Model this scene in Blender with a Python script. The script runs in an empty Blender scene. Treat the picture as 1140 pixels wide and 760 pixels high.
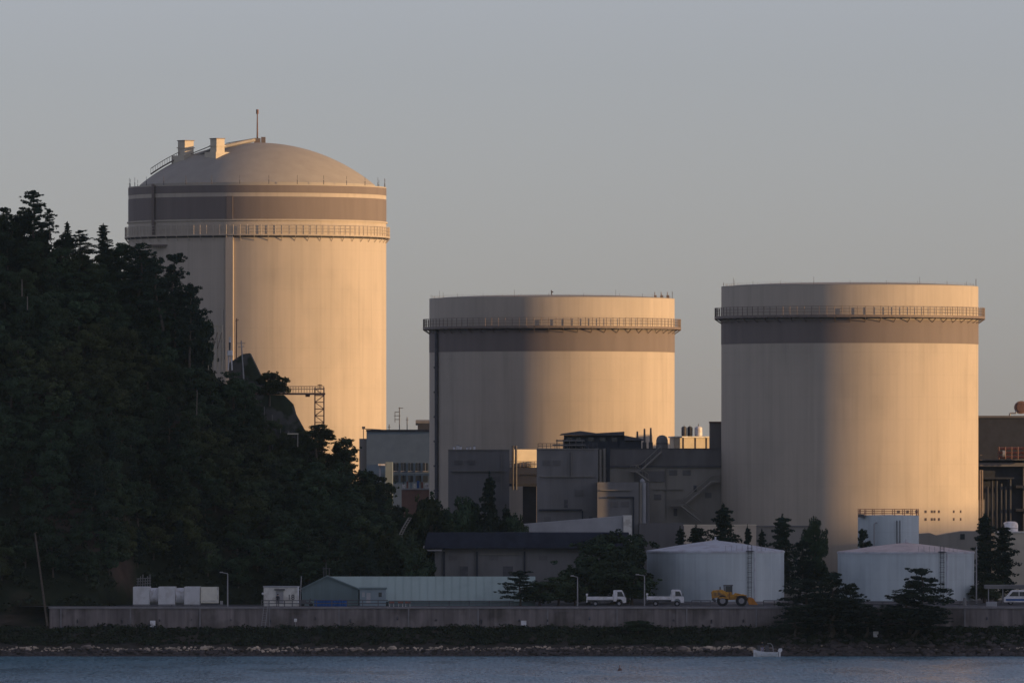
import bpy, math, random
from math import sin, cos, pi, radians, sqrt
import numpy as np
random.seed(7); RNG = np.random.default_rng(11)
C = bpy.context.scene.collection
SC = bpy.context.scene

# ------------------------------------------------------------------ camera, sky, sun, exposure
F = 12040.0; HC = 21.9; YH = 540.0          # focal length in photo pixels, eye height, horizon row
cam_d = bpy.data.cameras.new('camera'); cam = bpy.data.objects.new('camera', cam_d); C.objects.link(cam)
cam.location = (0, 0, HC); cam.rotation_euler = (pi/2, 0, 0)
cam_d.sensor_width = 36; cam_d.lens = 36*F/1140; cam_d.shift_y = (YH-380)/1140
cam_d.clip_start = 5; cam_d.clip_end = 60000
SC.camera = cam
SUN_E = radians(5.0); SUN_A = radians(14.0)    # elevation; swing from +X towards the camera
sd = bpy.data.lights.new('sun', 'SUN'); so = bpy.data.objects.new('sun', sd); C.objects.link(so)
sd.energy = 3.9; sd.angle = radians(0.5); sd.color = (1.0, 0.60, 0.27)
from mathutils import Vector, noise as mnoise
TS = Vector((cos(SUN_E)*cos(SUN_A), -cos(SUN_E)*sin(SUN_A), sin(SUN_E)))
so.rotation_euler = TS.to_track_quat('Z', 'Y').to_euler(); so.location = (300, 1400, 200)
W = bpy.data.worlds.new('World'); SC.world = W; W.use_nodes = True
nt = W.node_tree; bg = nt.nodes['Background']
sky = nt.nodes.new('ShaderNodeTexSky'); sky.sky_type = 'NISHITA'; sky.sun_disc = False
sky.sun_elevation = SUN_E; sky.sun_rotation = radians(90)+SUN_A
sky.air_density = 0.7; sky.dust_density = 0.5; sky.ozone_density = 3.0
hs = nt.nodes.new('ShaderNodeHueSaturation'); hs.inputs['Saturation'].default_value = 0.50
tint = nt.nodes.new('ShaderNodeVectorMath'); tint.operation = 'MULTIPLY'; tint.inputs[1].default_value = (1.25, 1.068, 1.13)   # clear cool dusk air
nt.links.new(sky.outputs[0], hs.inputs['Color']); nt.links.new(hs.outputs[0], tint.inputs[0]); nt.links.new(tint.outputs[0], bg.inputs[0])
bg.inputs[1].default_value = 0.138
SC.view_settings.view_transform = 'Standard'; SC.view_settings.look = 'None'
SC.view_settings.exposure = 0.45; SC.view_settings.gamma = 1

# ------------------------------------------------------------------ helpers
def X(px, D): return (px-570)*D/F
def Z(py, D): return HC-(py-YH)*D/F
MATS = {}
def mat(name, col, rough=0.8, var=0.12, scale=0.5, stretch=(1,1,1), metal=0.0, bump=0.0, col2=None, mix_scale=None, spec=0.3, rnd=0.0, c2lo=0.5, c2hi=0.62):
    if name in MATS: return MATS[name]
    m = bpy.data.materials.new(name); m.use_nodes = True; n = m.node_tree; L = n.links
    b = n.nodes['Principled BSDF']; b.inputs['Roughness'].default_value = rough; b.inputs['Metallic'].default_value = metal
    b.inputs['Specular IOR Level'].default_value = spec
    geo = n.nodes.new('ShaderNodeNewGeometry')
    mp = n.nodes.new('ShaderNodeMapping'); mp.inputs['Scale'].default_value = stretch
    L.new(geo.outputs['Position'], mp.inputs['Vector'])
    nz = n.nodes.new('ShaderNodeTexNoise'); nz.inputs['Scale'].default_value = scale; nz.inputs['Detail'].default_value = 5
    nz.inputs['Roughness'].default_value = 0.6
    L.new(mp.outputs[0], nz.inputs['Vector'])
    rp = n.nodes.new('ShaderNodeMapRange'); rp.inputs[1].default_value = 0.3; rp.inputs[2].default_value = 0.7
    rp.inputs[3].default_value = 1-var; rp.inputs[4].default_value = 1+var
    L.new(nz.outputs[0], rp.inputs[0])
    base = n.nodes.new('ShaderNodeRGB'); base.outputs[0].default_value = (*col, 1); cur = base.outputs[0]
    if col2 is not None:
        n2 = n.nodes.new('ShaderNodeTexNoise'); n2.inputs['Scale'].default_value = mix_scale or scale*0.3; n2.inputs['Detail'].default_value = 6
        L.new(geo.outputs['Position'], n2.inputs['Vector'])
        r2 = n.nodes.new('ShaderNodeMapRange'); r2.inputs[1].default_value = c2lo; r2.inputs[2].default_value = c2hi
        L.new(n2.outputs[0], r2.inputs[0])
        mx = n.nodes.new('ShaderNodeMix'); mx.data_type = 'RGBA'; mx.inputs[7].default_value = (*col2, 1)
        L.new(r2.outputs[0], mx.inputs[0]); L.new(cur, mx.inputs[6]); cur = mx.outputs[2]
    vm = n.nodes.new('ShaderNodeVectorMath'); vm.operation = 'SCALE'
    L.new(cur, vm.inputs[0]); L.new(rp.outputs[0], vm.inputs['Scale']); cur = vm.outputs[0]
    if rnd:
        oi = n.nodes.new('ShaderNodeObjectInfo'); r3 = n.nodes.new('ShaderNodeMapRange')
        r3.inputs[3].default_value = 1-rnd; r3.inputs[4].default_value = 1+rnd; L.new(oi.outputs['Random'], r3.inputs[0])
        v2 = n.nodes.new('ShaderNodeVectorMath'); v2.operation = 'SCALE'
        L.new(cur, v2.inputs[0]); L.new(r3.outputs[0], v2.inputs['Scale']); cur = v2.outputs[0]
    L.new(cur, b.inputs['Base Color'])
    if bump:
        bp = n.nodes.new('ShaderNodeBump'); bp.inputs['Strength'].default_value = bump; bp.inputs['Distance'].default_value = 0.1
        L.new(nz.outputs[0], bp.inputs['Height']); L.new(bp.outputs[0], b.inputs['Normal'])
    MATS[name] = m; return m

class MB:
    def __init__(s): s.v = []; s.f = []; s.st = []; s.sv = []
    def add(s, vs, fs):
        s.st.append(len(s.f)); s.sv.append(len(s.v))
        o = len(s.v); s.v += [tuple(p) for p in vs]; s.f += [tuple(i+o for i in f) for f in fs]; return s
    def box(s, x0, x1, y0, y1, z0, z1, rz=0, pivot=None):
        vs = [(x, y, z) for z in (z0, z1) for y in (y0, y1) for x in (x0, x1)]
        if rz:
            cx, cy = pivot or ((x0+x1)/2, (y0+y1)/2); c, n = cos(rz), sin(rz)
            vs = [(cx+(x-cx)*c-(y-cy)*n, cy+(x-cx)*n+(y-cy)*c, z) for x, y, z in vs]
        return s.add(vs, [(0,2,3,1),(4,5,7,6),(0,1,5,4),(2,6,7,3),(0,4,6,2),(1,3,7,5)])
    def tube(s, p0, p1, r, n=8, r1=None):
        p0 = Vector(p0); p1 = Vector(p1); d = (p1-p0)
        if d.length < 1e-6: return s
        d.normalize(); a = d.orthogonal().normalized(); b = d.cross(a); r1 = r if r1 is None else r1
        vs = []
        for p, rr in ((p0, r), (p1, r1)):
            for i in range(n):
                t = 2*pi*i/n; vs.append(p+a*(rr*cos(t))+b*(rr*sin(t)))
        fs = [(i, (i+1) % n, n+(i+1) % n, n+i) for i in range(n)]+[tuple(range(n))[::-1], tuple(range(n, 2*n))]
        return s.add(vs, fs)
    def lathe(s, prof, cx, cy, n=96, a0=0, a1=2*pi):
        full = abs(a1-a0-2*pi) < 1e-6; m = n if full else n+1; vs = []
        for r, z in prof:
            for i in range(m):
                t = a0+(a1-a0)*i/n; vs.append((cx+r*cos(t), cy+r*sin(t), z))
        fs = []
        for k in range(len(prof)-1):
            for i in range(n):
                j = (i+1) % m; fs.append((k*m+i, k*m+j, (k+1)*m+j, (k+1)*m+i))
        return s.add(vs, fs)
    def prism(s, poly, y0, y1):                    # polygon in x,z extruded in y
        n = len(poly); vs = [(x, y0, z) for x, z in poly]+[(x, y1, z) for x, z in poly]
        fs = [tuple(range(n)), tuple(range(n, 2*n))[::-1]]+[(i, n+i, n+(i+1) % n, (i+1) % n) for i in range(n)]
        return s.add(vs, fs)
    def plan(s, poly, z0, z1):                     # polygon in x,y extruded in z
        n = len(poly); vs = [(x, y, z0) for x, y in poly]+[(x, y, z1) for x, y in poly]
        fs = [tuple(range(n))[::-1], tuple(range(n, 2*n))]+[(i, (i+1) % n, n+(i+1) % n, n+i) for i in range(n)]
        return s.add(vs, fs)
    def each(s, k, name, m, parent, smooth=False):      # every k added shapes become one part of their own
        st = s.st+[len(s.f)]; sv = s.sv+[len(s.v)]
        for i in range(0, len(s.st), k):
            j = min(i+k, len(s.st)); q = MB(); q.v = s.v[sv[i]:sv[j]]; q.f = [tuple(a-sv[i] for a in f) for f in s.f[st[i]:st[j]]]
            q.build(name, m, parent, smooth)
    def build(s, name, m, parent=None, smooth=False, bevel=0, loc=None):
        me = bpy.data.meshes.new(name)
        w = wloc(parent) if parent else Vector(loc or (0, 0, 0))
        vs = np.array(s.v, dtype=float)
        if len(vs): vs = vs-np.array(w)
        me.from_pydata(vs.tolist(), [], s.f)
        me.materials.append(m)
        if smooth:
            me.polygons.foreach_set('use_smooth', [True]*len(me.polygons))
            me.set_sharp_from_angle(angle=radians(40))
        o = bpy.data.objects.new(name, me); C.objects.link(o)
        if parent: o.parent = parent
        else: o.location = w
        if bevel:
            b = o.modifiers.new('bevel', 'BEVEL'); b.width = bevel; b.segments = 2; b.limit_method = 'ANGLE'
        return o
def wloc(o):
    v = Vector((0, 0, 0))
    while o is not None: v = v+o.location; o = o.parent
    return v
def tag(o, label=None, cat=None, group=None, kind=None):
    if label: o['label'] = label
    if cat: o['category'] = cat
    if group: o['group'] = group
    if kind: o['kind'] = kind
    return o
def thing(name, label, cat, loc, group=None):
    o = bpy.data.objects.new(name, None); C.objects.link(o); o.location = loc; o.empty_display_size = 1
    return tag(o, label, cat, group)
def children(o): return [c for c in bpy.data.objects if c.parent == o]
def copy_tree(o, parent=None):
    kids = KIDS.get(o.name)
    if kids is None: kids = KIDS[o.name] = children(o)
    c = o.copy(); C.objects.link(c)
    if parent: c.parent = parent
    KIDS[c.name] = []
    for ch in kids: KIDS[c.name].append(copy_tree(ch, c))
    return c
KIDS = {}
def fbm(x, y, s, seed=0.0): return mnoise.fractal(Vector((x*s, y*s, seed)), 1.0, 2.0, 4)

# ------------------------------------------------------------------ materials
M_conc = mat('pale painted concrete', (0.455, 0.40, 0.315), 0.85, 0.05, 1.0, (0.6, 0.6, 0.02), col2=(0.42, 0.372, 0.295), mix_scale=0.08)
def concrete_detail(m, zs, amt=0.05):
    n = m.node_tree; L = n.links; b = n.nodes['Principled BSDF']; src = b.inputs['Base Color'].links[0].from_socket
    g = n.nodes.new('ShaderNodeNewGeometry'); sp = n.nodes.new('ShaderNodeSeparateXYZ'); L.new(g.outputs['Position'], sp.inputs[0])
    def M(op, a, b_=None, c=None):
        q = n.nodes.new('ShaderNodeMath'); q.operation = op
        for i, v in enumerate((a, b_, c)):
            if v is None: continue
            if isinstance(v, (int, float)): q.inputs[i].default_value = v
            else: L.new(v, q.inputs[i])
        return q.outputs[0]
    fr = M('FRACT', M('DIVIDE', sp.outputs[2], 3.1)); joint = M('MULTIPLY', M('LESS_THAN', fr, 0.035), amt*1.2)
    def streak(scale, zst, lo, hi, k):
        mp = n.nodes.new('ShaderNodeMapping'); mp.inputs['Scale'].default_value = (scale, scale, zst); L.new(g.outputs['Position'], mp.inputs[0])
        t = n.nodes.new('ShaderNodeTexNoise'); t.inputs['Scale'].default_value = 1; t.inputs['Detail'].default_value = 3; L.new(mp.outputs[0], t.inputs[0])
        r = n.nodes.new('ShaderNodeMapRange'); r.inputs[1].default_value = lo; r.inputs[2].default_value = hi; r.inputs[4].default_value = k; L.new(t.outputs[0], r.inputs[0]); return r.outputs[0]
    tot = M('ADD', joint, M('ADD', streak(3.2, 0.004, .45, .75, amt*1.6), M('ADD', streak(1.1, 0.06, .52, .72, amt*2.6), streak(0.25, 0.25, .5, .7, amt*1.5))))
    v = n.nodes.new('ShaderNodeVectorMath'); v.operation = 'SCALE'; L.new(src, v.inputs[0]); L.new(M('SUBTRACT', 1.04, tot), v.inputs['Scale']); L.new(v.outputs[0], b.inputs['Base Color'])
concrete_detail(M_conc, 3.1, 0.034)
M_band = mat('grey brown band paint', (0.19, 0.162, 0.142), 0.85, 0.09, 1.0, (0.6, 0.6, 0.05))
M_gal = mat('gallery steel', (0.19, 0.155, 0.13), 0.6, 0.15, 2)
M_dkst = mat('dark steel', (0.09, 0.09, 0.095), 0.6, 0.2, 2)
M_dome = mat('dome concrete', (0.37, 0.34, 0.28), 0.9, 0.06, 0.5)
M_aux = mat('grey panel wall', (0.195, 0.192, 0.185), 0.85, 0.14, 0.6, (1, 1, 0.15), col2=(0.155, 0.153, 0.15), mix_scale=0.1)
M_aux2 = mat('beige panel wall', (0.27, 0.255, 0.22), 0.85, 0.12, 0.6, (1, 1, 0.15), col2=(0.22, 0.21, 0.185), mix_scale=0.12)
M_aux3 = mat('dark band wall', (0.15, 0.145, 0.14), 0.85, 0.15, 0.6, (1, 1, 0.15))
M_green = mat('grey green wall', (0.23, 0.29, 0.31), 0.85, 0.08, 0.8)
M_cream = mat('cream wall', (0.52, 0.47, 0.36), 0.85, 0.08, 0.8)
M_dark = mat('dark cladding', (0.042, 0.048, 0.06), 0.8, 0.2, 0.8)
M_roofd = mat('dark slate roof', (0.035, 0.04, 0.06), 0.9, 0.2, 0.8, spec=0.1)
M_pale = mat('pale grey sheet roof', (0.36, 0.37, 0.375), 0.7, 0.1, 0.6)
M_white = mat('white paint', (0.72, 0.72, 0.72), 0.45, 0.10, 1.5, col2=(0.58, 0.565, 0.53), mix_scale=1.8)
M_off = mat('off white paint', (0.66, 0.65, 0.58), 0.6, 0.1, 1.5, col2=(0.5, 0.48, 0.42), mix_scale=1.2)
M_tank = mat('pale blue tank paint', (0.50, 0.57, 0.575), 0.5, 0.07, 0.8, (1, 1, 0.05), col2=(0.44, 0.51, 0.525), mix_scale=0.2)
M_troof = mat('tank roof paint', (0.52, 0.55, 0.58), 0.6, 0.08, 1.0, col2=(0.45, 0.45, 0.47), mix_scale=0.6)
M_red = mat('red oxide steel', (0.24, 0.10, 0.075), 0.7, 0.2, 1.5)
M_rust = mat('rust brown cladding', (0.17, 0.10, 0.08), 0.8, 0.2, 1.0)
M_shedw = mat('shed green wall', (0.15, 0.205, 0.205), 0.8, 0.12, 1.0, (2, 2, 0.1))
M_shedr = mat('shed pale green roof', (0.34, 0.43, 0.395), 0.7, 0.05, 0.5, (1, 0.2, 0.2), col2=(0.31, 0.39, 0.36), mix_scale=0.3)
M_blue = mat('blue tarpaulin', (0.02, 0.09, 0.28), 0.6, 0.2, 2)
M_glass = mat('dark window glass', (0.02, 0.025, 0.03), 0.15, 0.1, 1, spec=0.6)
M_tyre = mat('tyre rubber', (0.025, 0.025, 0.027), 0.9, 0.1, 3)
M_rim = mat('wheel rim grey', (0.25, 0.25, 0.26), 0.5, 0.1, 3)
M_yel = mat('machine yellow', (0.52, 0.26, 0.035), 0.5, 0.25, 2, col2=(0.22, 0.12, 0.05), mix_scale=1.5)
M_org = mat('bucket orange', (0.50, 0.20, 0.03), 0.6, 0.15, 2)
M_wall = mat('seawall concrete', (0.205, 0.18, 0.17), 0.95, 0.28, 1.2, (1, 1, 0.12), col2=(0.12, 0.105, 0.095), mix_scale=0.22)
concrete_detail(M_wall, 3.1, 0.12); concrete_detail(M_tank, 3.1, 0.045)
M_cope = mat('coping concrete', (0.22, 0.21, 0.21), 0.95, 0.15, 1.2)
M_asph = mat('yard asphalt', (0.06, 0.06, 0.062), 0.95, 0.2, 0.4)
M_soil = mat('wooded hill soil', (0.022, 0.028, 0.016), 1.0, 0.3, 0.4, col2=(0.07, 0.05, 0.04), mix_scale=0.07, spec=0.05)
M_bank = mat('shore bank soil', (0.05, 0.045, 0.038), 1.0, 0.35, 0.8, spec=0.05)
M_bark = mat('tree bark', (0.09, 0.075, 0.06), 0.95, 0.25, 3, spec=0.1)
M_barkp = mat('pale bark', (0.25, 0.22, 0.19), 0.95, 0.2, 3, spec=0.1)
M_leaf = mat('evergreen leaves', (0.030, 0.052, 0.026), 0.8, 0.5, 0.25, spec=0.15, rnd=0.35, col2=(0.046, 0.056, 0.022), mix_scale=0.06, bump=0)
M_pine = mat('pine needles', (0.020, 0.034, 0.022), 0.85, 0.45, 0.5, spec=0.12, rnd=0.25)
M_under = mat('undergrowth leaves', (0.026, 0.036, 0.020), 0.85, 0.5, 0.5, spec=0.1)
M_rock = mat('pale shore rock', (0.46, 0.38, 0.29), 0.95, 0.55, 0.8, col2=(0.17, 0.14, 0.12), mix_scale=0.25)
M_rockd = mat('dark wet rock', (0.06, 0.05, 0.046), 0.7, 0.5, 1.0)
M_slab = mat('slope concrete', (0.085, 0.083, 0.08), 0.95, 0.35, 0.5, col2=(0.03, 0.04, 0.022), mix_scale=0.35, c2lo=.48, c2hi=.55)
M_brown = mat('brown wall', (0.24, 0.15, 0.12), 0.9, 0.15, 0.8)
M_pole = mat('galvanised pole', (0.30, 0.30, 0.30), 0.5, 0.1, 2)
M_skin = mat('skin', (0.45, 0.28, 0.2), 0.6, 0.05, 2)
M_jack = mat('dark jacket', (0.025, 0.027, 0.033), 0.9, 0.2, 4)
M_trou = mat('grey violet trousers', (0.30, 0.29, 0.40), 0.9, 0.2, 4)

# ------------------------------------------------------------------ setting: water, land, hills
def water_mat():
    m = bpy.data.materials.new('sea water'); m.use_nodes = True; n = m.node_tree; L = n.links
    b = n.nodes['Principled BSDF']; b.inputs['IOR'].default_value = 1.4
    g = n.nodes.new('ShaderNodeNewGeometry')
    def tex(sc, det=3):
        mp = n.nodes.new('ShaderNodeMapping'); mp.inputs['Scale'].default_value = sc; L.new(g.outputs['Position'], mp.inputs[0])
        t = n.nodes.new('ShaderNodeTexNoise'); t.inputs['Scale'].default_value = 1; t.inputs['Detail'].default_value = det; L.new(mp.outputs[0], t.inputs[0]); return t.outputs[0]
    def rng(x, a, b_, c, d):
        r = n.nodes.new('ShaderNodeMapRange'); r.inputs[1].default_value = a; r.inputs[2].default_value = b_; r.inputs[3].default_value = c; r.inputs[4].default_value = d; L.new(x, r.inputs[0]); return r.outputs[0]
    L.new(rng(tex((0.10, 0.02, 1)), .35, .65, .16, .40), b.inputs['Roughness'])
    mx = n.nodes.new('ShaderNodeMix'); mx.data_type = 'RGBA'; mx.inputs[6].default_value = (0.075, 0.20, 0.265, 1); mx.inputs[7].default_value = (0.22, 0.41, 0.48, 1)  # base colours lifted, paler in ripple patches, standing in for reflected sky
    L.new(rng(tex((2.2, 0.22, 1), 3), .42, .58, 0, 1), mx.inputs[0]); L.new(mx.outputs[2], b.inputs['Base Color'])
    prev = None
    for sc, dist in (((0.35, 0.05, 1), 2.0), ((1.8, 0.16, 1), 1.5), ((2.6, 0.9, 1), 0.6)):
        bp = n.nodes.new('ShaderNodeBump'); bp.inputs['Strength'].default_value = 1; bp.inputs['Distance'].default_value = dist
        L.new(tex(sc), bp.inputs['Height'])
        if prev: L.new(prev, bp.inputs['Normal'])
        prev = bp.outputs[0]
    L.new(prev, b.inputs['Normal'])
    return m
w = MB(); w.add([(-9000, -3000, 0), (9000, -3000, 0), (9000, 9400, 0), (-9000, 9400, 0)], [(0, 1, 2, 3)])
tag(w.build('sea', water_mat()), kind='structure')
SITE = 6.2
def prof(x, y):                                   # bank in front of the wall
    pts = [(1378, -2.0), (1388, 0.0), (1391, 1.0), (1394, 1.7), (1398.6, 3.3), (1402, 3.6)]
    y = y+1.0*fbm(x, 0, 0.08, 3)
    if y <= pts[0][0]: return pts[0][1]
    for (a, za), (b, zb) in zip(pts, pts[1:]):
        if y <= b: return za+(zb-za)*(y-a)/(b-a)+(0.25*fbm(x, y, 0.5) if b > 1388 else 0)
    return pts[-1][1]
def grid(fn, xs, ys):
    m = MB(); nx, ny = len(xs), len(ys)
    m.v = [(x, y, fn(x, y)) for y in ys for x in xs]
    m.f = [(j*nx+i, j*nx+i+1, (j+1)*nx+i+1, (j+1)*nx+i) for j in range(ny-1) for i in range(nx-1)]
    return m
xs = [-600, -400, -250, -150, -100]+list(np.arange(-90, 91, 0.8))+[100, 150, 250, 400]
tag(grid(prof, xs, list(np.arange(1378, 1403, 0.8))).build('shore_bank', M_bank), kind='structure')
g = MB(); g.add([(X(57, 1400), 1400.35, SITE-0.004), (450, 1400.35, SITE-0.004), (900, 9300, SITE-0.004), (-5000, 9300, SITE-0.004)], [(0, 1, 2, 3)])
tag(g.build('yard_ground', M_asph), kind='structure')

SIL = [(-900, 150), (-300, 190), (-80, 222), (0, 238), (25, 236), (50, 252), (75, 264), (110, 276), (140, 290), (170, 300), (200, 326), (222, 362), (238, 392), (262, 420), (290, 452),
       (310, 474), (335, 488), (372, 503), (400, 520), (425, 542), (446, 570), (456, 610), (462, 650), (470, 690), (480, 720)]
RD = 1466.0
def sil(px):
    for (a, ya), (b, yb) in zip(SIL, SIL[1:]):
        if px <= b: return ya+(yb-ya)*(px-a)/(b-a)
    return 760
def hillz(x, y):
    px = 570+x*F/y
    if y < 1409:
        if px < 57: return 2.6+(SITE-3.2)*min(1, max(0, (y-1398)/11))+.5*fbm(x, y, .3, 5)
        if y < 1402: return 1.0
    zt = Z(sil(px), RD)-3.2
    if y > RD: t = max(0, 1-(y-RD)/18.0); k = sin(t*pi/2)
    else:
        ft = 1409+17*min(1, max(0, (px-110)/50)); t = min(1, max(0, (y-ft)/(RD-ft))); k = t**0.82
    z = SITE-0.6+(zt-SITE+0.6)*k
    z += 1.1*fbm(x, y, 0.07, 5)*min(1, 4*t)
    return z if zt > SITE-0.4 else SITE-1.5
hx = [-800, -500, -300, -200, -140, -110]+list(np.arange(-100, -9, 1.0)); hy = list(np.arange(1397, 1486, 1.0))
tag(grid(hillz, hx, hy).build('wooded_hill', M_soil, smooth=True), kind='structure')
# unseen headland, added and shaped to keep the low sun off the shore
def headz(x, y):
    ridge = 156 if y < 1252 else (156-67*(y-1252)/13 if y < 1265 else 89-12*min(1, (y-1265)/500))
    ridge *= min(1, max(0, (y-710)/250)); ridge += 1.2*fbm(x, y, 0.02, 9)
    return -3+max(0, ridge+3)*max(0, 1-abs(x-840)/260)**0.8 if x < 840 else -3+max(0, ridge+3)*max(0, 1-(x-840)/500)
tag(grid(headz, list(np.arange(570, 1351, 12)), list(np.arange(700, 1240, 15))+list(np.arange(1240, 1272, 1.5))+list(np.arange(1280, 2400, 25))).build('shade_headland', M_soil, smooth=True), kind='structure')

# ------------------------------------------------------------------ air
def haze():
    m = bpy.data.materials.new('haze air'); m.use_nodes = True; n = m.node_tree; n.nodes.remove(n.nodes['Principled BSDF'])
    v = n.nodes.new('ShaderNodeVolumePrincipled'); v.inputs['Density'].default_value = 0.000014; v.inputs['Color'].default_value = (0.45, 0.72, 1.0, 1)
    n.links.new(v.outputs[0], n.nodes['Material Output'].inputs['Volume'])
    b = MB().box(-9500, 9500, -3500, 9900, -4.2, 185); tag(b.build('haze', m), 'thin bluish evening haze over the bay', 'haze', kind='stuff')
haze()

# ------------------------------------------------------------------ seawall
def seawall():
    a, b = X(55, 1400), X(1210, 1400)
    t = thing('seawall', 'long weathered grey concrete seawall running along the whole shore', 'wall', ((a+b)/2, 1400, 3))
    m = MB(); x = a; k = 0
    while x < b:
        e = min(x+3.0, b); dy = 0.02*((k*7) % 3)
        m.box(x+0.015, e-0.015, 1399.85+dy, 1400.6, 1.5, SITE-0.25); x = e; k += 1
    m.box(a, b, 1400.0, 1400.55, 1.4, SITE-0.26)
    m.build('wall_panels', M_wall, t)
    c = MB().box(a-0.1, b, 1399.72, 1400.9, SITE-0.248, SITE+0.02); c.build('coping', M_cope, t, bevel=0.03)
    r = MB(); x = a+1.5
    while x < b: r.box(x-0.09, x+0.09, 1399.70, 1399.86, 3.0, SITE-0.25); x += 9.0
    r.each(1, 'wall_rib', M_cope, t)
    q = MB()
    for k in range(26):
        x = a+4+k*5.1+random.uniform(-1, 1); q.tube((x, 1399.9, 4.0+random.random()), (x, 1399.6, 3.95+0.6), 0.09, 8)
    q.each(1, 'drain_pipe', M_dkst, t)
seawall()
wl = thing('ladder', 'thin galvanised ladder leaning on the seawall below the white hut', 'ladder', (X(294, 1399), 1399, 3.2))
l = MB()
for dx in (-0.25, 0.25): l.tube((X(292.5, 1399)+dx, 1399.0, 3.1), (X(296.5, 1399)+dx, 1399.55, SITE+0.6), 0.035, 6)
l.each(1, 'side_rail', M_pole, wl); l = MB()
for k in range(12):
    f = (k+0.5)/12; xx = X(292.5+4*f, 1399); yy = 1399+0.55*f; zz = 3.1+(SITE-2.5)*f
    l.tube((xx-0.25, yy, zz), (xx+0.25, yy, zz), 0.02, 5)
l.each(1, 'rung', M_pole, wl)
for px, py, lab in ((170, 694, 'pale notice plate low on the seawall below the container tanks'), (329, 690, 'small white plate on the seawall below the white hut'),
                    (583, 694, 'pale notice plate low on the seawall below the dark pines'), (975, 706, 'pale notice plate standing in the scrub under the tank shrubs')):
    D = 1399.5 if py < 700 else 1396
    t = thing('notice_plate', lab, 'sign', (X(px, D), D, Z(py+5, D)), 'notice plates along the seawall')
    s = 0.35 if px != 329 else 0.18
    MB().box(X(px, D)-s, X(px, D)+s, D-0.04, D, Z(py, D)-s*1.2, Z(py, D)+s*1.2).build('plate', M_white, t, bevel=0.02)
    MB().box(X(px, D)-0.03, X(px, D)+0.03, D+0.001, D+0.06, Z(py+9, D), Z(py, D)+s).build('post', M_pole, t)

def railing(px0, px1, D, z0, h, lab, mt, gap=2.0, name='guard_rail'):
    x0, x1 = X(px0, D), X(px1, D); t = thing(name, lab, 'railing', ((x0+x1)/2, D, z0), 'railings on the seawall')
    m = MB(); x = x0
    while x <= x1+0.01: m.box(x-0.05, x+0.05, D-0.05, D+0.05, z0, z0+h); x += gap
    m.each(1, 'post', mt, t); m = MB()
    for f in (0.5, 0.98): m.box(x0, x1, D-0.03, D-0.0, z0+h*f-0.05, z0+h*f+0.05)
    m.each(1, 'rail', mt, t)
railing(335, 432, 1400.4, SITE+0.02, 0.85, 'dark low railing on the seawall in front of the blue tarpaulin', M_dkst)
railing(433, 572, 1400.4, SITE+0.02, 0.75, 'dark low railing on the seawall before the pale green shed roof', M_dkst, 2.6)
railing(770, 792, 1402.4, SITE, 0.8, 'short dark railing between the second truck and the wheel loader', M_dkst, 1.2)
railing(850, 876, 1402.4, SITE, 0.8, 'short dark railing at the foot of the left storage tank beside the loader bucket', M_dkst, 1.4)
railing(940, 1088, 1404, SITE, 0.6, 'low dark railing at the foot of the right storage tank', M_dkst, 2.5)
railing(291, 335, 1400.4, SITE+0.02, 0.8, 'dark railing on the seawall in front of the white hut', M_dkst, 1.0)
railing(148, 250, 1400.4, SITE+0.02, 0.25, 'very low rail on the seawall beside the white containers', M_dkst, 2.5)

# ------------------------------------------------------------------ containment buildings
def ringrail(cx, cy, r, z, h, npost, th=0.05):
    m = MB()
    for i in range(npost):
        a = 2*pi*i/npost; x, y = cx+r*cos(a), cy+r*sin(a); m.tube((x, y, z), (x, y, z+h), th, 5)
    for f in (0.35, 0.68, 1.0):
        for i in range(npost):
            a, b = 2*pi*i/npost, 2*pi*(i+1)/npost
            m.tube((cx+r*cos(a), cy+r*sin(a), z+h*f), (cx+r*cos(b), cy+r*sin(b), z+h*f), th*0.7, 4)
    return m
def gallery(cx, cy, R, over, zt, h, t, mt, npost=96, deck=0.28):
    g = MB().lathe([(R-0.2, zt-deck), (R+over, zt-deck), (R+over+0.02, zt), (R-0.2, zt)], cx, cy, 96).build('gallery', mt, t)
    ringrail(cx, cy, R+over-0.06, zt, h, npost).build('railing', mt, g)
    b = MB()
    for i in range(npost//2):
        a = 2*pi*i/(npost//2); c, s = cos(a), sin(a)
        b.tube((cx+R*c, cy+R*s, zt-1.0), (cx+(R+over)*c, cy+(R+over)*s, zt-deck), 0.06, 4)
        b.tube((cx+(R-0.1)*c, cy+(R-0.1)*s, zt-deck-0.02), (cx+(R+over)*c, cy+(R+over)*s, zt-deck-0.02), 0.07, 4)
    b.each(2, 'bracket', mt, g)
    return g
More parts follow.
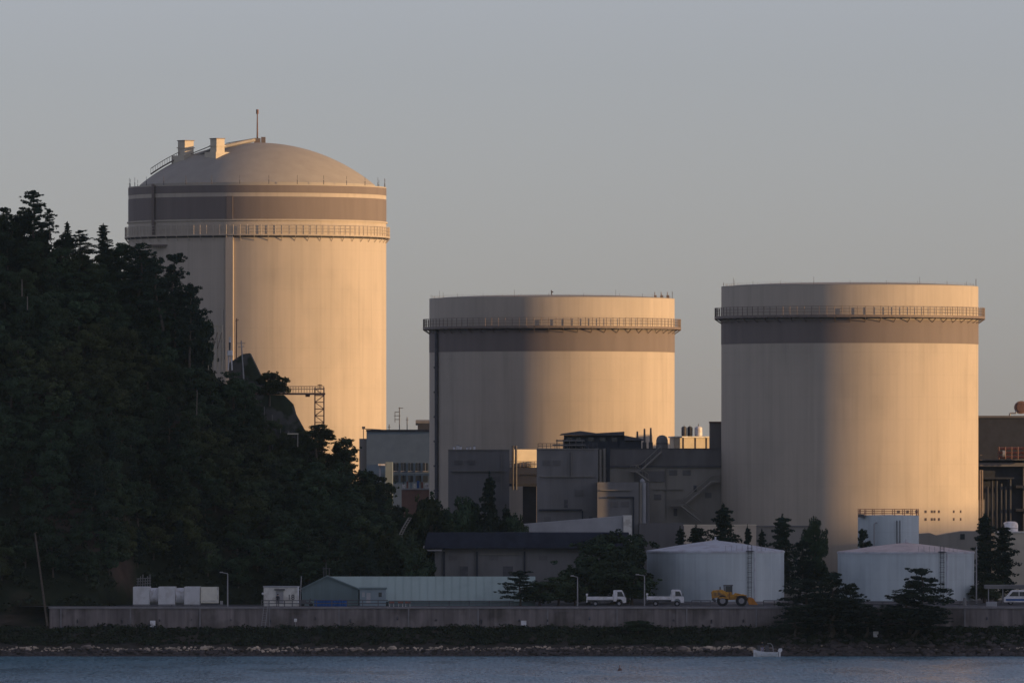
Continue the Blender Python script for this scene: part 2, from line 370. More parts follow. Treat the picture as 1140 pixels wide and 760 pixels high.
def flat_reactor(pxc, hw, D, pt, gy0, gy1, by0, by1, lab, pipe_px=None):
    cx = X(pxc, D); R = hw*D/F; ztop = Z(pt, D)
    t = thing('containment_building', lab, 'reactor building', (cx, D, SITE), 'concrete containment buildings of the power station')
    MB().lathe([(R, SITE-1), (R, ztop)], cx, D, 160).build('wall', M_conc, t, smooth=True)
    ro = [(R, ztop), (R, ztop+0.12), (R-0.35, ztop+0.12), (R-0.5, ztop+0.02)]
    ro += [((R-0.5)*cos(k*pi/16), ztop+0.02+0.62*sin(k*pi/16)) for k in range(1, 9)]
    MB().lathe(ro, cx, D, 120).build('roof', M_dome, t, smooth=True)
    MB().lathe([(R+0.003, Z(by1, D)), (R+0.03, Z(by1, D)), (R+0.03, Z(by0, D)), (R+0.003, Z(by0, D))], cx, D, 160).build('painted_band', M_band, t, smooth=True)
    gallery(cx, D, R, 0.95, Z(gy1, D), (gy1-gy0)*D/F, t, M_gal, 110, 0.35)
    MB().lathe([(R+0.003, Z(gy1+3.5, D)-0.1), (R+0.12, Z(gy1+3.5, D)-0.1), (R+0.12, Z(gy1+3.5, D)), (R+0.003, Z(gy1+3.5, D))], cx, D, 120).build('cornice', M_dkst, t)
    m = MB()
    for i in range(22):
        a = 2*pi*(i+0.4)/22; x, y = cx+(R-0.15)*cos(a), D+(R-0.15)*sin(a); m.tube((x, y, ztop), (x, y, ztop+0.7+0.5*(i % 3 == 0)), 0.022, 5)
    m.each(1, 'lightning_rod', M_dkst, t)
    ringrail(cx, D, R-0.6, ztop+0.1, 0.4, 44, 0.012).build('roof_rail', M_gal, t)
    return t, cx, R
r3, cx3, R3 = flat_reactor(946, 143, 1515, 320, 343, 352.5, 357.5, 383.5, 'squat beige cylindrical containment building at right, nearest and widest, rising behind the storage tanks')
r2, cx2, R2 = flat_reactor(614.5, 136.5, 1590, 333.5, 355.5, 364.5, 368.5, 392.5, 'squat beige cylindrical containment building in the middle with a downpipe at its left edge')
# downpipe on the middle one
a = math.asin(max(-1, (488-614.5)/136.5)); px_, py_ = cx2+(R2+0.25)*sin(a), 1590-(R2+0.25)*cos(a)
m = MB().tube((px_, py_, SITE), (px_, py_, Z(368, 1590)), 0.28, 10)
for k in range(9): m.box(px_-0.42, px_+0.42, py_-0.1, py_+0.5, SITE+4+k*3.6, SITE+4.25+k*3.6)
m.build('downpipe', M_dkst, r2)
m = MB()
for px in (728, 735, 742):
    D = 1590; m.box(X(px, D), X(px+3, D), D-0.3, D+0.3, Z(332, D), Z(328.5, D)); m.tube((X(px+1, D), D, Z(331, D)), (X(px+1, D), D, Z(325, D)), 0.06, 5)
m.each(2, 'rooftop_unit', M_gal, r2)
m = MB(); D = 1590; m.tube((X(614, D), D, Z(332, D)), (X(614, D), D, Z(323, D)), 0.09, 6); m.tube((X(614, D), D, Z(325, D)), (X(616, D), D, Z(325, D)), 0.09, 6); m.build('vent_post', M_dkst, r2)
# small wall fittings on the right one: bolt plates near the base, ladder at right limb
m = MB()
for i, px in enumerate((996, 1006, 1016, 1026, 1036, 1041, 1033, 1058, 1066)):
    a = math.asin((px-946)/143)
    for py in (569, 577.5):
        x, y = cx3+R3*sin(a), 1515-R3*cos(a); m.box(x-0.14, x+0.14, y-0.14, y+0.2, Z(py, 1510)-0.18, Z(py, 1510)+0.18)
m.each(1, 'anchor_plate', M_gal, r3)
a = radians(86); x, y = cx3+(R3+0.25)*sin(a), 1515-(R3+0.25)*cos(a)
m = MB(); m.tube((x, y, SITE), (x, y, Z(523, 1515)), 0.12, 6); m.tube((x+0.3, y, SITE), (x+0.3, y, Z(523, 1515)), 0.12, 6)
for k in range(28): m.box(x, x+0.3, y-0.04, y+0.04, SITE+1+k*0.7, SITE+1.08+k*0.7)
m.build('cable_ladder', M_gal, r3)

def dome_reactor():
    D = 1720; cx = X(286.5, D); R = 143.5*D/F; s = D/F
    t = thing('containment_building', 'tall domed beige containment building with a mast on its dome, behind the wooded hill', 'reactor building', (cx, D, SITE), 'concrete containment buildings of the power station')
    zt = Z(209.5, D)
    MB().lathe([(R, SITE-1), (R, zt)], cx, D, 180).build('wall', M_conc, t, smooth=True)
    Rd = 131*s; z0d = zt+0.45; rise = Z(159, D)-z0d; Rs = (Rd*Rd+rise*rise)/(2*rise); amax = math.asin(Rd/Rs)
    prof_ = [(R, zt), (R, zt+0.1), (R-0.5, zt+0.1), (R-0.5, zt-0.3), (Rd, zt-0.3), (Rd, z0d)]
    for k in range(1, 25):
        aa = amax*(1-k/24); prof_.append((Rs*sin(aa), z0d+Rs*cos(aa)-(Rs-rise)))
    MB().lathe(prof_, cx, D, 160).build('dome', M_dome, t, smooth=True)
    def band(p0, p1, off, mt, nm='painted_band'):
        MB().lathe([(R+0.003, Z(p1, D)), (R+off, Z(p1, D)), (R+off, Z(p0, D)), (R+0.003, Z(p0, D))], cx, D, 180).build(nm, mt, t, smooth=True)
    band(210, 218.2, 0.03, M_band); band(222.5, 247.2, 0.03, M_band)
    band(247.5, 249, 0.22, M_conc, 'cornice')
    gallery(cx, D, R, 0.6, Z(264, D), 1.5, t, M_conc, 120, 0.2)
    MB().lathe([(R+0.003, Z(264, D)-0.5), (R+0.55, Z(264, D)-0.22), (R+0.003, Z(264, D)-0.2)], cx, D, 120).build('gallery_soffit', M_dkst, t)
    a = math.asin(-27/143.5); ca, sa = cos(a), sin(a)
    m = MB()
    pts = [(-0.6, R-0.3), (0.6, R-0.3), (0.6, R+0.4), (-0.6, R+0.4)]
    poly = [(cx+u*ca+v*sa, D+u*sa-v*ca) for u, v in pts]
    m.plan(poly, SITE, Z(265.6, D)); m.build('buttress', M_conc, t)
    pts = [(-0.5, R-0.3), (0.5, R-0.3), (0.5, R+0.16), (-0.5, R+0.16)]
    MB().plan([(cx+u*ca+v*sa, D+u*sa-v*ca) for u, v in pts], Z(247, D), Z(222, D)).build('buttress_cap', M_band, t)
    m = MB()
    for i in range(28):
        b = 2*pi*(i+0.5)/28; x, y = cx+(R-0.1)*cos(b), D+(R-0.1)*sin(b)
        m.tube((x, y, zt), (x, y, zt+0.8), 0.055, 6); m.tube((x, y, zt+0.9), (x, y, zt+1.5), 0.03, 5)
    m.each(2, 'lightning_rod', M_dkst, t)
    m = MB(); b = math.asin((175-286.5)/143.5); x, y = cx+(R+0.3)*sin(b), D-(R+0.3)*cos(b)
    m.box(x-0.22, x+0.22, y-0.15, y+0.4, Z(266, D), zt+0.3); m.build('cable_duct', M_band, t)
    m = MB().box(X(168, D), X(190, D), D-R*0.72-0.4, D-R*0.5, Z(276, D), Z(274.5, D)); m.build('service_ledge', M_gal, t)
    m = MB()
    for i in range(12): m.tube((X(168+i*2, D), D-R*0.72-0.3, Z(276, D)), (X(168+i*2, D), D-R*0.72-0.3, Z(278.5, D)), 0.04, 5)
    m.each(1, 'ledge_post', M_gal, t)
    # mast and dome-top fittings
    ma = MB().tube((cx, D, z0d+rise-0.3), (cx, D, Z(126, D)), 0.15, 8, 0.08).tube((cx, D, Z(127, D)), (cx, D, Z(122, D)), 0.2, 8).build('mast', M_rust, t)
    MB().box(cx-0.5, cx+0.5, D-0.5, D+0.5, z0d+rise-0.3, z0d+rise+0.7).box(cx+0.6, cx+1.3, D-0.4, D+0.4, z0d+rise-0.3, z0d+rise+0.9).build('mast_base', M_gal, t)
    def dz(x): return z0d+sqrt(max(0, Rs*Rs-(x-cx)**2))-(Rs-rise)
    def dsurf(x, dy): return z0d+sqrt(max(0, Rs*Rs-(x-cx)**2-dy*dy))-(Rs-rise)
    for p0, p1, q0, dy_ in ((200, 215, 157, -3.2), (237, 250.5, 156, -9.0)):
        x0, x1 = X(p0, D), X(p1, D); w_ = (x1-x0)/1.2; yb = D+dy_; zb = dsurf((x0+x1)/2, dy_)-0.9
        xm_ = (x0+x1)/2; b = MB().box(xm_-w_/2, xm_+w_/2, yb-w_/2, yb+w_/2, zb, Z(q0+1, D), rz=radians(40))
        b.box(xm_-w_/2-0.15, xm_+w_/2+0.15, yb-w_/2-.15, yb+w_/2+.15, Z(q0+9, D), Z(q0+8, D), rz=radians(40))
        b.box(xm_-w_*.9, xm_+w_*.9, yb-w_*.9, yb+w_*.9, zb-.2, zb+1.2, rz=radians(40))
        bo = b.build('hoist_box', M_cream, t)
        MB().box(xm_-w_/2-0.1, xm_+w_/2+0.1, yb-w_/2-.1, yb+w_/2+.1, Z(q0+1, D)+0.003, Z(q0, D), rz=radians(40)).build('lid', M_gal, bo)
    m = MB()
    m.tube((X(250, D), D-8, Z(165, D)), (X(283, D), D-0.5, Z(156, D)), 0.3, 6)
    m.tube((X(214, D), D-4, Z(177, D)), (X(237, D), D-8.5, Z(168, D)), 0.22, 6)
    m.tube((X(214, D), D-4, Z(172, D)), (X(240, D), D-8.5, Z(163, D)), 0.08, 6)
    m.tube((X(252, D), D-1.8, Z(160, D)), (X(285, D), D-0.8, Z(154, D)), 0.05, 6)
    for k in range(9): m.tube((X(252+k*4, D), D-1.6, Z(164-k*1.0, D)), (X(252+k*4, D), D-1.6, Z(160-k*0.75, D)), 0.04, 4)
    m.build('walkway', M_aux2, t)
    m = MB()                                       # stair following the dome down to the left
    prev = None
    for k in range(15):
        x = X(205-k*2.6, D); z = dz(x)+0.25
        if prev:
            for o in (-3.4, -2.2): m.tube((prev[0], D+o, prev[1]), (x, D+o, z), 0.1, 5); m.tube((prev[0], D+o, prev[1]+0.9), (x, D+o, z+0.9), 0.04, 4)
        m.tube((x, D-3.4, z), (x, D-2.2, z), 0.08, 4); m.tube((x, D-3.4, z), (x, D-3.4, z+0.9), 0.04, 4); prev = (x, z)
    m.build('dome_stair', M_gal, t)
    MB().box(X(243, D), X(244.6, D), D-3.5, D-3.2, Z(183, D), Z(178, D)).build('lamp', M_white, t)
    return t
dome_reactor()

# ------------------------------------------------------------------ plant buildings
def pb(m, px0, px1, py0, py1, D, dep, base=None):
    return m.box(X(px0, D), X(px1, D), D, D+dep, SITE if base else Z(py1, D), Z(py0, D))
# grey-green block between the domed and the middle building
D = 1652
t = thing('plant_building', 'grey green flat roofed block between the domed and the middle containment buildings', 'building', (X(445, D), D, SITE))
YF = lambda px: D-(px-408)/92*2.6
MB().plan([(X(408, D), D), (X(500, D), YF(500)), (X(500, D), D+14), (X(408, D), D+14)], SITE, Z(480, D)).build('wall', M_green, t)
pb(MB(), 400, 408.0, 488, 0, D+0.5, 10, 1).build('side_wall', M_aux2, t)
MB().plan([(X(407.5, D), D-.2), (X(500, D), YF(500)-.2), (X(500, D), D+14.2), (X(407.5, D), D+14.2)], Z(479.98, D), Z(478, D)).build('roof', M_dark, t)
for k in range(5):
    x0 = 438+k*8.2; Dw = YF(x0+5.5)-.02; wn = pb(MB(), x0, x0+5.5, 515, 524, Dw-0.06, 0.3).build('window', M_glass, t)
    m = MB(); pb(m, x0+2.5, x0+3, 515, 524, Dw-0.09, 0.028); pb(m, x0-0.4, x0+5.9, 524.02, 525, Dw-0.14, 0.4); m.build('frame', M_pole, wn)
for k in range(5):
    x0 = 438+k*8.2; pb(MB(), x0, x0+5.5, 529, 536, YF(x0+5.5)-0.08, 0.3).build('window', M_glass, t)
MB().plan([(X(408, D), D-.2), (X(500, D), YF(500)-.2), (X(500, D), YF(500)+.1), (X(408, D), D+.1)], Z(527.5, D), Z(526, D)).build('sill_band', M_green, t)
t = thing('rooftop_unit', 'dark rounded housing on the grey green block roof beside the middle reactor', 'roof equipment', (X(470, D), D+2, Z(478, D)))
m = MB(); pb(m, 465, 480, 471, 478, D+2, 4); m.build('housing', M_dark, t)
m = MB(); m.tube((X(462.5, D), D+4, Z(470, D)), (X(479, D), D+4, Z(470, D)), 0.42, 10); m.build('drum', M_aux, t)
for px, top, lab in ((444.5, 453, 'tall television aerial with side arms on the grey green block roof'), (453, 464, 'short plain aerial on the grey green block roof'), (433, 472, 'small stub aerial on the grey green block roof, left of the tall one')):
    t = thing('aerial', lab, 'aerial', (X(px, D), D+3, Z(478, D)), 'aerials on the grey green block')
    MB().tube((X(px, D), D+3, Z(478, D)), (X(px, D), D+3, Z(top, D)), 0.07, 6).build('mast', M_dkst, t)
    m = MB()
    if top == 453:
        for k, (a, b) in enumerate(((-1, 4), (-5, 0), (-6, 1), (-5.5, 0))): py = top+1+k*4.2; m.tube((X(px+a, D), D+3, Z(py, D)), (X(px+b, D), D+3, Z(py, D)), 0.05, 5)
        for a, b in ((458, 470),): m.tube((X(px-5, D), D+3, Z(a, D)), (X(px-5, D), D+3, Z(b, D)), 0.05, 5)
    else:
        m.tube((X(px-1.5, D), D+3, Z(top+3, D)), (X(px+1.5, D), D+3, Z(top+3, D)), 0.04, 5)
    m.build('arm', M_dkst, t)
t = thing('floodlight', 'small floodlight on a thin rail at the left end of the grey green block roof', 'lamp', (X(405, D), D, Z(488, D)))
m = MB(); m.tube((X(404.5, D), D+1, Z(488, D)), (X(404.5, D), D+1, Z(476, D)), 0.06, 5); m.tube((X(404.5, D), D+1, Z(477, D)), (X(424, D), D+1, Z(478, D)), 0.06, 5); m.build('bracket', M_dkst, t)
pb(MB(), 403, 406.5, 474.5, 477.5, D+0.6, 0.5).build('lamp_head', M_dkst, t)
# white tall louvre and equipment terrace
D = 1628
t = thing('plant_building', 'narrow white building beside the forest edge, under the row of dark windows', 'building', (X(433, D), D, SITE))
pb(MB(), 429, 437, 514, 0, D, 5, 1).build('wall', M_green, t)
pb(MB(), 421, 430, 516, 518, D, 5).build('canopy', M_white, t); pb(MB(), 422, 424, 518.1, 0, D+1, 1, 1).build('post', M_white, t)
D = 1600
t = thing('plant_building', 'low brown walled terrace building left of the middle reactor', 'building', (X(472, D), D, SITE))
pb(MB(), 447, 499, 545, 0, D, 14, 1).build('wall', M_brown, t)
pb(MB(), 446.5, 499.5, 543.2, 545, D-0.2, 14.4).build('roof', M_pale, t)
m = MB(); pb(m, 447, 500, 527, 529, D+4, 6); m.build('canopy', M_green, t)
m = MB()
for px in (449, 458, 468, 478, 488, 497): pb(m, px, px+0.9, 529.02, 543.2, D+5, 0.3)
m.each(1, 'post', M_dkst, t)
cols = [(M_white, 'white'), (M_red, 'red brown'), (M_blue, 'blue'), (M_off, 'cream'), (M_green, 'grey green')]
spots = [(448, 3, 0), (452.5, 2, 1), (456, 3, 4), (460.5, 2, 3), (464, 3, 2), (469, 2.2, 1), (473, 4.5, 0), (479, 2.5, 1), (484, 4, 3), (490, 2, 0), (493.5, 3, 4)]
for i, (px, w_, c) in enumerate(spots):
    h = 4+((i*5) % 7)*0.7
    ord_ = ['leftmost', 'second from left', 'third from left', 'fourth from left', 'fifth from left', 'sixth from left', 'seventh from left', 'eighth from left', 'ninth from left', 'tenth from left', 'rightmost'][i]
    t = thing('storage_locker', f'{cols[c][1]} locker, {ord_} of the row on the brown terrace', 'locker', (X(px+w_/2, D), D+2.4, Z(543.2, D)), 'lockers on the brown terrace')
    pb(MB(), px, px+w_, 543-h, 543.15, D+2, 0.8).build('cabinet', cols[c][0], t)
    pb(MB(), px+w_*0.6, px+w_*0.75, 543-h*0.6, 543-h*0.4, D+1.95, 0.049).build('handle', M_dkst, t)
# grey block left of centre
D = 1540
bl_left = t = thing('plant_building', 'plain grey block in front of the middle reactor, left of the orange lit box', 'building', (X(530, D), D, SITE))
pb(MB(), 499, 567, 501, 0, D, 14, 1).build('wall', M_aux, t)
pb(MB(), 498.8, 567.2, 500, 501, D-0.15, 14.3).build('parapet', M_aux2, t)
for i, (px, w_, h) in enumerate(((504.5, 2, 2.5), (508, 3.5, 4), (512, 1.8, 3), (519, 2.2, 2), (522.5, 3, 2.6), (527, 2.4, 3.2))):
    t = thing('roof_vent', 'small pale %s vent on the plain grey block roof, %s' % (('round', 'square')[i % 2], ['leftmost of six', 'second of six from the left', 'third of six from the left', 'fourth of six from the left', 'fifth of six from the left', 'rightmost of six'][i]), 'vent', (X(px, D), D+1, Z(500, D)), 'vents on the plain grey block roof')
    if i % 2: pb(MB(), px, px+w_, 500-h, 500, D+1, 0.6).build('vent_body', M_white, t); pb(MB(), px-0.2, px+w_+0.2, 499.2-h, 499.99-h, D+0.9, 0.8).build('vent_cap', M_pole, t)
    else: MB().tube((X(px+1, D), D+1, Z(500, D)), (X(px+1, D), D+1, Z(500-h, D)), 0.14, 8).build('vent_body', M_white, t); MB().tube((X(px+1, D), D+1, Z(500-h, D)+0.002), (X(px+1, D), D+1, Z(499.3-h, D)), 0.2, 8).build('vent_cap', M_pole, t)
# lit box on a platform
D = 1556
t = thing('plant_building', 'cream box with a sunlit face on a raised platform and column', 'building', (X(582, D), D, SITE))
R40 = radians(32)
xa, xb = X(570, D), X(597.5, D); ww = xb-xa
poly = [(xa, D), (xb, D+ww*math.tan(R40)), (xb, D+8), (xa, D+8)]
MB().plan(poly, Z(520, D), Z(500, D)).build('wall', M_cream, t)
MB().plan([(X(566, D), D-.1), (X(598, D), D-.95), (X(598, D), D+7), (X(566, D), D+7)], Z(538, D), Z(520.1, D)).build('lower_wall', M_aux, t)
m = MB(); pb(m, 565.5, 599, 538.05, 541, D-1.1, 8.4); pb(m, 579, 598.5, 527, 528.2, D-1.15, 0.3); m.build('platform', M_dark, t)
MB().plan([(X(582, D), D+.3), (X(597, D), D-.15), (X(597, D), D+6), (X(582, D), D+6)], SITE, Z(541.1, D)).build('column', M_dark, t)
m = MB()
for px in (571, 574.5): m.tube((X(px, D), D-1.3, Z(496, D)), (X(px, D), D-1.3, Z(545, D)), 0.17, 8)
m.tube((X(571, D), D-1.3, Z(497, D)), (X(574.5, D), D-1.3, Z(497, D)), 0.17, 8)
m.build('pipe', M_dkst, t)
m = MB()
for k in range(9): m.tube((X(567+k*4, D), D-0.9, Z(520, D)), (X(567+k*4, D), D-0.9, Z(513.5, D)), 0.04, 5)
for py in (513.5, 516.5): m.tube((X(567, D), D-0.9, Z(py, D)), (X(599, D), D-0.9, Z(py, D)), 0.04, 5)
m.build('railing', M_gal, t)
MB().tube((X(585, D), D-0.6, Z(521, D)), (X(585, D), D+1, Z(521, D)), 0.1, 5).lathe([(1.5, Z(519, D)), (1.3, Z(515, D)), (0.0, Z(513.5, D))], X(588, D), D-0.2+1.0, 20).build('vessel', M_aux2, t)
# big centre block
D = 1509
bl_mid = t = thing('plant_building', 'large dark grey auxiliary block in the centre, under the shallow roofed penthouse', 'building', (X(630, D), D, SITE))
pb(MB(), 598, 666, 500, 0, D, 26, 1).build('wall', M_aux, t)
m = MB(); pb(m, 597.7, 666.3, 499, 500, D-0.15, 26.3); m.build('parapet', M_aux2, t)
m = MB(); pb(m, 600, 648, 566.5, 568, D-0.5, 0.49); pb(m, 648, 649, 568, 592, D-0.5, 0.49); m.build('duct', M_dark, t)
m = MB()
for px in (613, 632, 650): pb(m, px, px+0.25, 501, 590, D-0.02, 0.015)
m.each(1, 'wall_joint', M_aux3, t)
m = MB()
for k in range(15): m.tube((X(599+k*4.7, D), D+0.5, Z(499, D)), (X(599+k*4.7, D), D+0.5, Z(493.5, D)), 0.04, 5)
for py in (493.5, 496): m.tube((X(599, D), D+0.5, Z(py, D)), (X(665, D), D+0.5, Z(py, D)), 0.04, 5)
m.build('roof_railing', M_dkst, t)
# penthouse with layered roofs
D = 1517
t = thing('penthouse', 'dark penthouse with stacked shallow pitched roofs on top of the large centre block', 'building', (X(665, D), D, Z(499, D)))
m = MB(); pb(m, 628, 695, 484.5, 499, D, 8); pb(m, 690, 714, 488, 499, D-0.5, 6); m.build('wall', M_dark, t)
m = MB()
m.prism([(X(623, D), Z(484, D)), (X(625, D), Z(482.6, D)), (X(646, D), Z(479.5, D)), (X(664, D), Z(482, D)), (X(695, D), Z(480.2, D)), (X(695, D), Z(484.4, D))], D-1.2, D+9)
m.prism([(X(695.1, D), Z(490, D)), (X(695.1, D), Z(484.5, D)), (X(716, D), Z(488.5, D)), (X(718, D), Z(490, D))], D-1.3, D+6.5)
m.build('roof', M_dkst, t)
m = MB(); pb(m, 619, 651, 489.5, 491, D-2, 2); pb(m, 615, 652, 494.5, 495.8, D-2.5, 2); m.each(1, 'canopy', M_aux, t)
m = MB()
for px in (620, 627, 634, 641, 648): m.tube((X(px, D), D-2, Z(489, D)), (X(px, D), D-2, Z(499, D)), 0.07, 5)
m.each(1, 'post', M_aux3, t)
for px in (631, 641, 655, 668, 681): pb(MB(), px, px+6, 487, 491, D-0.04, 0.035).build('window', M_glass, t)
# right annex of the complex
D = 1515
bl_right = t = thing('plant_building', 'long beige and dark annex with zigzag stairs between the centre block and the right reactor', 'building', (X(735, D), D, SITE))
pb(MB(), 666.4, 806, 518.1, 0, D, 24, 1).build('wall', M_aux2, t)
pb(MB(), 666.4, 806, 499.5, 518, D-0.2, 24.2).build('upper_wall', M_aux3, t)
m = MB(); pb(m, 666.5, 806, 518.2, 520, D-0.35, 0.34); pb(m, 666.5, 806, 498.8, 499.45, D-0.35, 24.5); m.each(1, 'ledge', M_dkst, t)
m = MB(); pb(m, 706, 740, 524, 536, D-0.25, 0.24); m.build('recess_panel', M_aux3, t)
def stair(m, pts, D, yoff):
    for (a, b), (c, d) in zip(pts, pts[1:]):
        for o in (0, -0.9):
            m.tube((X(a, D), D+yoff+o, Z(b, D)), (X(c, D), D+yoff+o, Z(d, D)), 0.14, 5)
            m.tube((X(a, D), D+yoff+o, Z(b-7, D)), (X(c, D), D+yoff+o, Z(d-7, D)), 0.05, 5)
        n = 12
        for k in range(n+1):
            f = k/n; x, z = X(a+(c-a)*f, D), Z(b+(d-b)*f, D)
            m.box(x-0.14, x+0.14, D+yoff-0.9, D+yoff, z-0.03, z+0.03); 
            if k % 3 == 0: m.tube((x, D+yoff-0.9, z), (x, D+yoff-0.9, z+0.88), 0.035, 4)
m = MB(); stair(m, [(736, 503), (713, 524), (702, 525)], D, -0.5); stair(m, [(708, 525), (722, 535)], D, -1.6); m.build('stairs', M_aux2, t); m = MB()
stair(m, [(800, 536), (792, 536), (762, 562), (747, 563)], D, -0.5); stair(m, [(758, 563), (780, 580)], D, -1.6)
m.build('stairs', M_aux2, t)
for px, py in ((668, 500), (672.5, 499)):
    MB().tube((X(px, D), D-0.8, Z(py, D)), (X(px, D), D-0.8, Z(592, D)), 0.22, 10).build('downpipe', M_aux2, t)
m = MB(); pb(m, 675, 679, 499, 536, D-0.7, 0.34); m.build('duct', M_dark, t)
# lower front annex
D = 1505
bl_low = t = thing('plant_building', 'lower grey annex with tall round pipes at its right corner, below the stairs', 'building', (X(690, D), D, SITE))
pb(MB(), 665, 711, 536.5, 0, D, 3.7, 1).build('wall', M_aux, t)
m = MB(); pb(m, 676, 706, 552.5, 554, D-0.3, 0.29); pb(m, 704.5, 706, 554.05, 0, D-0.3, 0.29, 1); m.build('duct', M_dark, t)
for px, r, mt in ((713, 0.26, M_aux2), (717, 0.3, M_pale), (721.5, 0.26, M_aux3)):
    m = MB().tube((X(px, D), D+1, SITE), (X(px, D), D+1, Z(537, D)), r, 12)
    if px == 717: m.tube((X(px, D), D+1, Z(537, D)), (X(px-3, D), D+1.2, Z(534, D)), r, 10)
    m.build('pipe', mt, t)
pb(MB(), 711.5, 762, 582, 0, D-1, 4, 1).build('low_wall', M_aux3, t)
# louvres, doors and cable trays
def fittings(t, D, lou, doors, trays, mt=M_aux3):
    for a, b, w_, h in lou:
        f = pb(MB(), a, a+w_, b, b+h, D-.08, .07).build('louvre', mt, t); m = MB()
        for k in range(int(h/1.1)): pb(m, a+.3, a+w_-.3, b+.4+k*1.1, b+.9+k*1.1, D-.13, .048)
        m.build('slats', M_aux, f)
    for a, b, w_, h in doors:
        f = pb(MB(), a, a+w_, b, b+h, D-.08, .07).build('door', M_dkst, t); pb(MB(), a+w_-.9, a+w_-.5, b+h*.5, b+h*.5+.4, D-.13, .048).build('handle', M_pole, f)
    for a, b, c, d in trays:
        pb(MB(), min(a, c), max(a, c)+.7, min(b, d), max(b, d)+.7, D-.35, .33).build('cable_tray', M_aux2 if mt is M_aux3 else mt, t)
fittings(bl_left, 1540, ((506, 512, 9, 5), (520, 512, 9, 5), (548, 530, 8, 6)), ((536, 560, 4, 9),), ((503, 524, 562, 524), (558, 505, 558, 545)))
fittings(bl_mid, 1509, ((604, 512, 8, 6), (616, 512, 8, 6), (640, 545, 9, 7), (606, 575, 7, 5)), ((628, 556, 4, 9), (656, 575, 4, 9)), ((602, 530, 660, 530), (636, 503, 636, 529)))
fittings(bl_right, 1515, ((745, 523, 9, 6), (760, 523, 9, 6), (728, 550, 8, 6), (785, 548, 7, 6)), ((750, 566, 4, 8), (772, 540, 3.5, 7)), ((726, 544, 760, 544), (742, 521, 742, 575)))
fittings(bl_low, 1505, ((680, 558, 8, 6), (692, 558, 8, 6)), ((684, 575, 5, 10),), ((668, 545, 702, 545),))
# roof things in front of middle reactor
D = 1530
for i, px in enumerate((709.5, 717.5, 724.5)):
    t = thing('exhaust_stack', ['short stubby', 'middle slender', 'right tallest slender'][i]+' grey exhaust stack of the three beside the penthouse', 'stack', (X(px, D), D, Z(499, D)), 'exhaust stacks beside the penthouse')
    top = (480, 477, 476)[i]
    MB().tube((X(px, D), D, Z(499, D)), (X(px, D), D, Z(top, D)), 0.2, 10, 0.12).build('pipe', M_aux3, t)
    MB().tube((X(px, D), D, Z(499, D)), (X(px, D), D, Z(492, D)), 0.3, 10).build('sleeve', M_dkst, t)
t = thing('vessel', 'grey dome topped vessel on the annex roof right of the exhaust stacks', 'tank', (X(737, D), D, Z(499, D)))
s = D/F; MB().lathe([(6.5*s, Z(499, D)), (6.5*s, Z(490, D)), (5.5*s, Z(486.5, D)), (3*s, Z(484.6, D)), (0.01, Z(484, D))], X(737, D), D, 28).build('shell', M_aux, t, smooth=True)
MB().lathe([(6.6*s, Z(494, D)), (7*s, Z(494, D)), (7*s, Z(493, D)), (6.6*s, Z(493, D))], X(737, D), D, 28).build('hoop', M_dkst, t)
D = 1540
t = thing('rooftop_cabin', 'bright cream sunlit cabin on the annex roof between the middle and right reactors', 'building', (X(770, D), D, Z(500, D)))
xa, xb = X(750, D), X(790, D); ww = xb-xa; dd = ww*math.tan(radians(30))
MB().plan([(xa, D), (xb, D+dd), (xb-1, D+dd+4), (xa-0.5, D+5)], SITE, Z(487, D)).build('wall', M_cream, t)
MB().plan([(xa-0.2, D-0.3), (xb+0.2, D+dd-0.3), (xb-0.8, D+dd+4.2), (xa-0.7, D+5.2)], Z(486.98, D), Z(485.4, D)).build('roof', M_off, t)
m = MB()
for f in (0.28, 0.62, 0.93):
    x, y = xa+ww*f, D+dd*f; m.tube((x, y-0.12, Z(500, D)), (x, y-0.12, Z(487, D)), 0.07, 6)
m.each(1, 'downpipe', M_gal, t)
for i, (px, mt, c) in enumerate(((762, M_dkst, 'dark drum, leftmost of the pair'), (768.5, M_dark, 'dark drum, right one of the pair'), (778, M_white, 'white round drum'))):
    t = thing('roof_fan', c+' on the cream sunlit cabin roof', 'fan', (X(px, D), D+3.5, Z(485.4, D)), 'drums on the cream cabin roof')
    w_ = 3.0 if i < 2 else 4.3; s = D/F
    MB().lathe([(w_*s*0.8, Z(485.4, D)), (w_*s, Z(484.4, D)), (w_*s, Z(476, D)), (w_*s*0.7, Z(474.6, D)), (0.01, Z(474.2, D))], X(px, D), D+3.5, 20).build('drum', mt, t, smooth=True)
    MB().tube((X(px, D), D+3.5, Z(474.5, D)), (X(px, D), D+3.5, Z(471.5 if i == 2 else 473, D)), 0.05, 6).build('rod', M_dkst, t)
D = 1533
t = thing('stair_tower', 'narrow dark brown tower against the left side of the right reactor', 'building', (X(798, D), D, SITE))
pb(MB(), 790.5, 806, 470.5, 0, D, 6, 1).build('wall', M_aux3, t); pb(MB(), 790, 806.3, 469, 470.45, D-0.2, 6.4).build('roof', M_rust, t)
